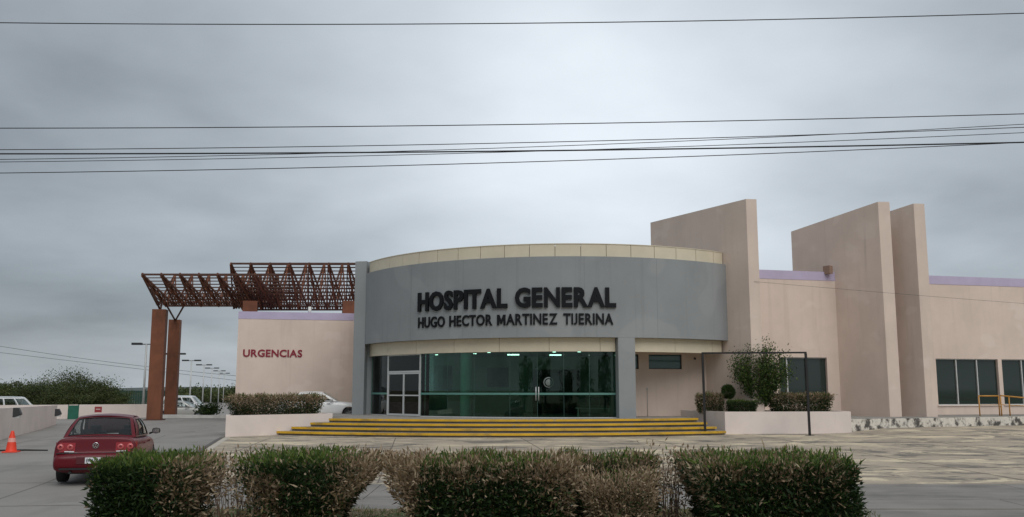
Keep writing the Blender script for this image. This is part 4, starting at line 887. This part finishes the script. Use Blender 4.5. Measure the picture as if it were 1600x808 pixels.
        for hx in ((-.62, .38) if not suv else (-.6, .45)): MB().b2((hx - .10, s_ * W2 * .985 - .012, zb - .17), (hx + .10, s_ * W2 * .985 + .012, zb - .14)).build('door_handle', paint if detail else DARK, c)
        if not suv and detail:
            # tail lamp set in the corner of the boot, with two round lights
            lp = []
            for (u0, z0_) in ((0, 0), (1, 0), (1, 1), (0, 1)): pass
            def TLp(u, v):
                yy = (.845 - .43 * u) * W2 * 1.135; xx = -hL + .108 + .030 * v + (0.17 * max(0, (0.35 - u) / 0.35) ** 2)
                return Vector((xx - .012, s_ * min(yy, W2 * .97), .715 + .205 * v - (.012 * u)))
            tl = MB().grid(TLp, 8, 4, True, s_ > 0).build('tail_lamp', LAMPR, c)
            for u in (.30, .76):
                q = TLp(u, .52) + Vector((-.008, 0, 0)); MB().lathe([(.030, 0), (.068, .0), (.068, -.008), (.030, -.008)], 18, q, 'X').build('lamp_ring', LAMPP, tl)
            MB().grid(lambda u, v: TLp(.50 + .46 * u, .02 + .10 * v) + Vector((-.006, 0, 0)), 4, 1, True).build('reverse_light', LAMPC, tl)
        else: MB().box((-hL + (.16 if not suv else .10), s_ * W2 * .80, .82 if not suv else .95), (.06, .24, .14 if not suv else .30)).build('tail_lamp', LAMPR, c)
        MB().lathe([(0, -.03), (.085, -.02), (.10, .03), (0, .04)], 12, (hL - .16, s_ * W2 * .70, .66 if not suv else .80), 'X').build('headlight', LAMPC, c)
    if detail:
        MB().b2((-hL - .012, -.36, .455), (-hL + .02, .36, .60)).build('plate_recess', mat('recess', (0.09, 0.012, 0.016), 0.5), c)
        pl_ = MB().b2((-hL - .022, -.17, .465), (-hL - .013, .18, .595)).build('license_plate', mat('white plate', (0.72, 0.73, 0.74), 0.5), c)
        pt = MB()
        for k, yk in enumerate((.14, .10, .03, -.02, -.07, -.12)): pt.b2((-hL - .0245, yk - .014, .505), (-hL - .0225, yk + .014, .56))
        pt.build('plate_print', mat('plate print', (0.10, 0.12, 0.15), 0.6), pl_)
        e = MB().lathe([(.058, 0), (.066, 0), (.066, -.012), (.058, -.012)], 24, (-hL + .118, 0, .845), 'X')
        def eb(a, b): e.bar((-hL + .112, a[0], .845 + a[1]), (-hL + .112, b[0], .845 + b[1]), .012, .012)
        eb((.030, .050), (.0, .006)); eb((-.030, .050), (.0, .006)); eb((.052, .020), (.022, -.052)); eb((.022, -.052), (0, -.004)); eb((0, -.004), (-.022, -.052)); eb((-.022, -.052), (-.052, .020))
        e.build('emblem', CHROME, c)
        sc_ = MB()
        for k in range(4): sc_.b2((-hL + .104, .50 - k * .042, .682), (-hL + .112, .53 - k * .042, .705))
        sc_.build('script_badge', CHROME, c)
        MB().b2((-hL + .085, -W2 * .90, .672), (-hL + .115, W2 * .90, .690)).build('bumper_gap', DARK, c)
        MB().b2((-hL - .006, -W2 * .80, .330), (-hL + .06, W2 * .80, .372)).build('bumper_lip', DARK, c)
        MB().tube([(-hL + .02, .48, .27), (-hL + .30, .48, .27)], .032, 10).build('exhaust', DARK, c)
        MB().bar((-hL + .275, -W2 * .70, 1.034), (-hL + .275, W2 * .70, 1.034), .010, .006).build('boot_seam', DARK, c)
    return c
RED = mat('dark red paint', (0.115, 0.004, 0.010), 0.35, coat=0.15, spec=0.3); WHITE = mat('white car paint', (0.72, 0.73, 0.73), 0.3, coat=0.6); SILVER = mat('silver car paint', (0.42, 0.41, 0.38), 0.35, metal=0.3, coat=0.6)
hd = R(90 + 15); rear = Vector((-9.22, 20.75)); ctr = rear + Vector((math.cos(hd), math.sin(hd))) * 2.185
car('red_sedan', 'dark red four-door sedan seen from behind on the grey driveway', (ctr.x, ctr.y, gz(ctr.x, ctr.y) + 0.006), hd, RED, Ht=1.46, Wd=1.76)
q = at(545, 648, 50.2); car('white_sedan', 'white sedan parked close to the emergency block, half hidden by the planter hedge', (q.x - 1.45, 50.2, gz(q.x - 1.45, 50.2) + 0.005), R(8), WHITE, Ln=4.65, Wd=1.8, Ht=1.45, detail=False)
q = at(288, 640, 78); car('silver_sedan', 'silver sedan parked behind the rust-brown posts', (q.x, 78, gz(q.x, 78) + 0.005), R(4), SILVER, Ln=4.5, Wd=1.76, Ht=1.45, detail=False)
q = at(297, 640, 84); car('white_pickup', 'white sport utility vehicle parked behind the silver sedan', (q.x, 84, gz(q.x, 84) + 0.005), R(3), WHITE, 'suv', Ln=4.9, Wd=1.85, Ht=1.85, detail=False, cat='vehicle').name = 'white_utility_vehicle'
q = at(24, 632, 68); car('white_utility_vehicle', 'white utility vehicle whose roof shows above the whitewashed wall near the trees', (q.x, 68, gz(q.x, 68) + 0.005), R(60), WHITE, 'suv', Ln=4.7, Wd=1.85, Ht=1.78, detail=False, cat='vehicle')

# ------------------------------------------------------------------ traffic cone
cp = (-16.1, 30.2); cz = gz(*cp) + 0.006
cn = thing('traffic_cone', 'bright orange-red traffic cone with a pale band on the driveway', 'cone', (cp[0], cp[1], cz)); cn.scale = (.88, .88, .95); OR = mat('orange plastic', (0.80, 0.055, 0.02), 0.5)
MB().lathe([(0.20, 0.03), (0.185, 0.06), (0.155, 0.26), (0.118, 0.46), (0.055, 0.68), (0.045, 0.71), (0.0, 0.71)], 20).build('cone_body', OR, cn); MB().box((0, 0, 0.018), (0.50, 0.50, 0.036), R(12)).build('base', OR, cn)
MB().lathe([(0.143, 0.34), (0.118, 0.475)], 20).build('reflective_band', mat('pale band', (0.75, 0.35, 0.30), 0.5), cn)
tag(MB().tube([(-18.6, 30.0, gz(-18, 30) + 0.04), (-17.0, 30.5, gz(-17, 30) + 0.04), (-15.9, 30.8, gz(-16, 30) + 0.04), (-15.2, 30.75, gz(-15, 30) + 0.03)], 0.028, 6).build('hose', DARK), 'black hose lying on the driveway behind the orange cone', 'hose')

# ------------------------------------------------------------------ lamp posts in the far lot
def lamp_post(label, px, ptop, Y):
    q = at(px, ptop, Y); g = gz(q.x, Y); o = thing('lamp_post', label, 'street lamp', (q.x, Y, g), 0, 'lamp posts receding across the parking lot'); h = q.z - g
    MB().tube([(0, 0, -0.2), (0, 0, h)], [0.09, 0.065], 10).build('pole', M['steelpost'], o); MB().bar((-0.85, 0, h), (0.85, 0, h), 0.06, 0.06).build('crossarm', M['lamphead'], o)
    for s_ in (-1, 1): MB().box((s_ * 0.66, 0, h + 0.03), (0.66, 0.32, 0.15)).build('lamp_head', M['lamphead'], o)
for i, (px, pt, Y, lb) in enumerate(((229, 538, 64, 'twin-headed lamp post rising behind the wall left of the rusty posts'), (272, 553.5, 81, 'twin-headed lamp post half hidden behind the second rusty post'), (299.4, 563.7, 99, 'twin-headed grey lamp post, first of the row right of the rusty posts'), (319, 570.5, 119, 'twin-headed grey lamp post, second of the row right of the rusty posts'), (331.5, 575.5, 135, 'twin-headed grey lamp post, third of the row right of the rusty posts'), (343, 579.8, 156, 'twin-headed grey lamp post, next to last before the emergency block'), (350.5, 583.5, 172, 'twin-headed grey lamp post, last and smallest before the emergency block'))): lamp_post(lb, px, pt, Y)

# ------------------------------------------------------------------ trees and fence at the far left
TREE = leafmat('tree leaf', [(0.0, (0.022, 0.036, 0.012)), (0.5, (0.065, 0.085, 0.026)), (1.0, (0.13, 0.15, 0.05))])
BARK = mat('bark', (0.09, 0.07, 0.055), 0.95, 0.2, 4)
def tree(label, x, y, h, r, n, seed, ll=0.22, group='trees behind the wall'):
    random.seed(seed); g = gz(x, y); o = thing('tree', label, 'tree', (x, y, g), 0, group); P = []; tn = []; dr_ = []; mb = MB(); nb = 11
    mb.tube([(0, 0, -0.2), (0.05, 0.03, h * .16), (0.0, 0.0, h * .30)], [0.16, 0.13, 0.11], 7)
    for i in range(nb):
        a = 2 * math.pi * i / nb + random.uniform(-.3, .3); e = random.uniform(.25, 1); tip = Vector((math.cos(a) * r * e, math.sin(a) * r * e, h * (random.uniform(.62, .97) - .30 * e * e)))
        mb.tube([(0, 0, h * .22), tuple(tip * .5 + Vector((0, 0, h * .12))), tuple(tip)], [0.08, 0.045, 0.015], 5)
        for k in range(5):
            c = np.array(tip) * random.uniform(.55, 1.05) + np.array([random.gauss(0, r * .16), random.gauss(0, r * .16), random.gauss(0, h * .05)]); m_ = n // (nb * 5); s_ = r * random.uniform(.09, .19)
            P.append(c + rng.normal(0, 1, (m_, 3)) * [s_, s_, s_ * .6]); tn.append(np.clip(rng.normal(random.uniform(.25, .7), .18, m_), 0, 1))
    P = np.concatenate(P); tn = np.concatenate(tn); P[:, 2] = np.maximum(P[:, 2], 0.1 + 0.0 * P[:, 2])
    leaves('crown', TREE, P, rng.normal(0, 1, P.shape), rng.uniform(.5, 1.2, len(P)) * ll, rng.uniform(.6, 1.2, len(P)) * ll * .3, tn, o); mb.build('trunk', BARK, o); return o
spec_ = ((20, 594, 74, 2.4), (-25, 590, 78, 3.0), (62, 587, 80, 3.6), (100, 584, 84, 3.6), (135, 586, 86, 3.4), (165, 598, 88, 2.4))
lbl_ = ('round green tree above the white vehicle behind the wall', 'green tree at the very edge of the row behind the wall', 'broad mesquite tree behind the wall, left of the green gate', 'tallest mesquite tree, standing behind the green gate', 'airy mesquite tree over the green fence above the red plaque', 'small ragged mesquite tree ending the row above the green fence')
for i, ((px, pt, Y, r), lb) in enumerate(zip(spec_, lbl_)): q = at(px, pt, Y); tree(lb, q.x, Y, q.z - gz(q.x, Y), r, 12000, 20 + i, 0.15)
for i, (px, pt, Y, r) in enumerate(((293, 610, 190, 6), (325, 613, 205, 7), (358, 608, 180, 6), (268, 613, 200, 6), (380, 609, 185, 6), (340, 612, 200, 6), (306, 613, 195, 6))):
    q = at(px, pt, Y); tree('dark green scrub tree at the far edge of the parking lot', q.x, Y, q.z - gz(q.x, Y) + .3, r, 3000, 50 + i, 0.5, 'scrub trees at the far edge of the parking lot')
for i, (x, y, h, r) in enumerate(((-22, -16, 6.5, 4), (-11, -20, 7.5, 4.5), (3, -24, 6.0, 4), (13, -18, 7.0, 4.5), (27, -20, 7.0, 5))):
    tree('leafy tree across the street, seen only as a dark reflection in the glass', x, y, h, r, 7000, 80 + i, 0.3, 'trees across the street')
random.seed(99)
fq0, fq1 = at(-60, 609, 92), at(262, 609, 108); fo_ = (fq0.x, 92, gz(fq0.x, 92)); fe = thing('slat_fence', 'tall dark green slatted fence behind the whitewashed end wall', 'fence', fo_); fm_ = mat('fence green', (0.012, 0.045, 0.032), 0.6, 0.15, 0.6)
A_, B_ = Vector((fq0.x, 92)), Vector((fq1.x, 108)); fl_ = (B_ - A_).length; zt_ = (fq0.z + fq1.z) / 2
mb = MB(); k = 0.0
while k < fl_:
    p = A_ + (B_ - A_) * (k / fl_); mb.box((p.x, p.y, (zt_ - 0.75) / 2 - .0), (0.24, 0.03, zt_ + 0.55), math.atan2((B_ - A_).y, (B_ - A_).x)); k += 0.27
tag(mb.build('slats', fm_, fe, fo_), kind='stuff')
k = 0.0
while k < fl_: p = A_ + (B_ - A_) * (k / fl_); MB().box((p.x, p.y + .05, zt_ / 2 - .35), (0.09, 0.09, zt_ + .8)).build('fence_post', fm_, fe, fo_); k += 2.7
for zz in (0.2, zt_ - 0.25): MB().bar((A_.x, A_.y + .05, zz), (B_.x, B_.y + .05, zz), 0.05, 0.06).build('fence_rail', fm_, fe, fo_)

# ------------------------------------------------------------------ overhead lines
WIRE = mat('cable', (0.02, 0.02, 0.024), 0.6)
def wire(label, pts, Y, r, xa=-24, xb=26, name='power_line', group='overhead lines across the sky'):
    q = [at(a, b, Y) for a, b in pts]; X = np.array([p.x for p in q]); Z = np.array([p.z for p in q]); c = np.polyfit(X, Z, 2); xs_ = np.linspace(xa, xb, 60)
    return tag(MB().tube([(x, Y, float(np.polyval(c, x))) for x in xs_], r, 6).build(name, WIRE), label, 'cable', group)
wire('topmost thin overhead line, alone high above the others', [(0, 36), (400, 37), (760, 37.5), (1200, 31), (1600, 20.5)], 15.0, 0.0085)
wire('single thin line just above the bundle of crossing lines', [(0, 201), (400, 197.5), (600, 197), (1000, 192.5), (1200, 188), (1600, 177.5)], 15.1, 0.008)
wire('thin line running along the top of the crossing bundle', [(0, 234.5), (400, 229.5), (600, 227), (1000, 219), (1200, 213.5), (1600, 198.5)], 15.2, 0.007)
wire('thick black cable, heaviest of the crossing bundle', [(0, 241), (400, 238.5), (600, 237.5), (1000, 234.5), (1200, 231), (1600, 222)], 15.3, 0.013)
wire('thin line crossing upwards through the bundle over the thick cable', [(0, 249.5), (400, 241.5), (600, 237), (1000, 224), (1200, 214.5), (1600, 194)], 15.4, 0.006)
wire('thin line crossing the thick cable near the middle of the bundle', [(0, 253.5), (400, 246.5), (600, 243), (1000, 231), (1200, 225), (1600, 207)], 15.5, 0.006)
wire('lowest overhead line, hanging below the bundle and meeting the thick cable', [(0, 271), (400, 263), (600, 259), (1000, 248), (1200, 240.5), (1600, 222)], 15.6, 0.0075)
wire('faint distant line over the trees, upper of two', [(0, 541), (120, 559), (230, 573)], 150, 0.03, -130, -40, group='faint distant lines')
wire('faint distant line over the trees, lower of two', [(0, 551), (120, 565), (230, 578)], 152, 0.03, -130, -40, group='faint distant lines')
wire('faint service wire drawn across the beige wing and fins', [(1190, 441), (1306, 451), (1595, 474)], 42.72, 0.006, 11.3, 40, group='service wires')
for xp, lb in ((-24, 'wooden utility pole carrying the overhead lines at the driveway end'), (26, 'wooden utility pole carrying the overhead lines at the wing end')):
    o = thing('utility_pole', lb, 'pole', (xp, 15.3, gz(xp, 15)), 0, 'utility poles'); MB().tube([(0, 0, -0.3), (0, 0, 12.5)], [0.17, 0.12], 12).build('pole', BARK, o); MB().bar((-0.1, -1.0, 11.6), (-0.1, 1.0, 11.6), 0.1, 0.12).build('crossarm', BARK, o)
# lobby bench seats behind the framed door
def bench(x, y, rz, lb):
    o = thing('waiting_bench', lb, 'bench', (x, y, ZF + 0.012), rz, 'waiting benches in the lobby')
    for k in (-.52, 0, .52):
        MB().box((k, 0, .43), (.48, .45, .04)).build('seat', M['interior_dark'], o); MB().box((k, .24, .70), (.46, .04, .42), M=Matrix.Rotation(-.15, 3, 'X')).build('backrest', M['interior_dark'], o)
    MB().bar((-.85, 0, .38), (.85, 0, .38), .05, .05).build('beam', M['alu'], o)
    for k in (-.72, .72): MB().bar((k, -.22, 0.02), (k, .22, 0.02), .04, .04).bar((k, 0, .03), (k, 0, .36), .04, .04).build('leg', M['alu'], o)
q = at(640, 635, 46); bench(q.x, 46.0, R(8), 'dark waiting bench seen through the framed glass door'); q = at(935, 635, 43.6); bench(q.x - .2, 44.0, R(-10), 'dark waiting bench inside the glass beside the grey pillar')
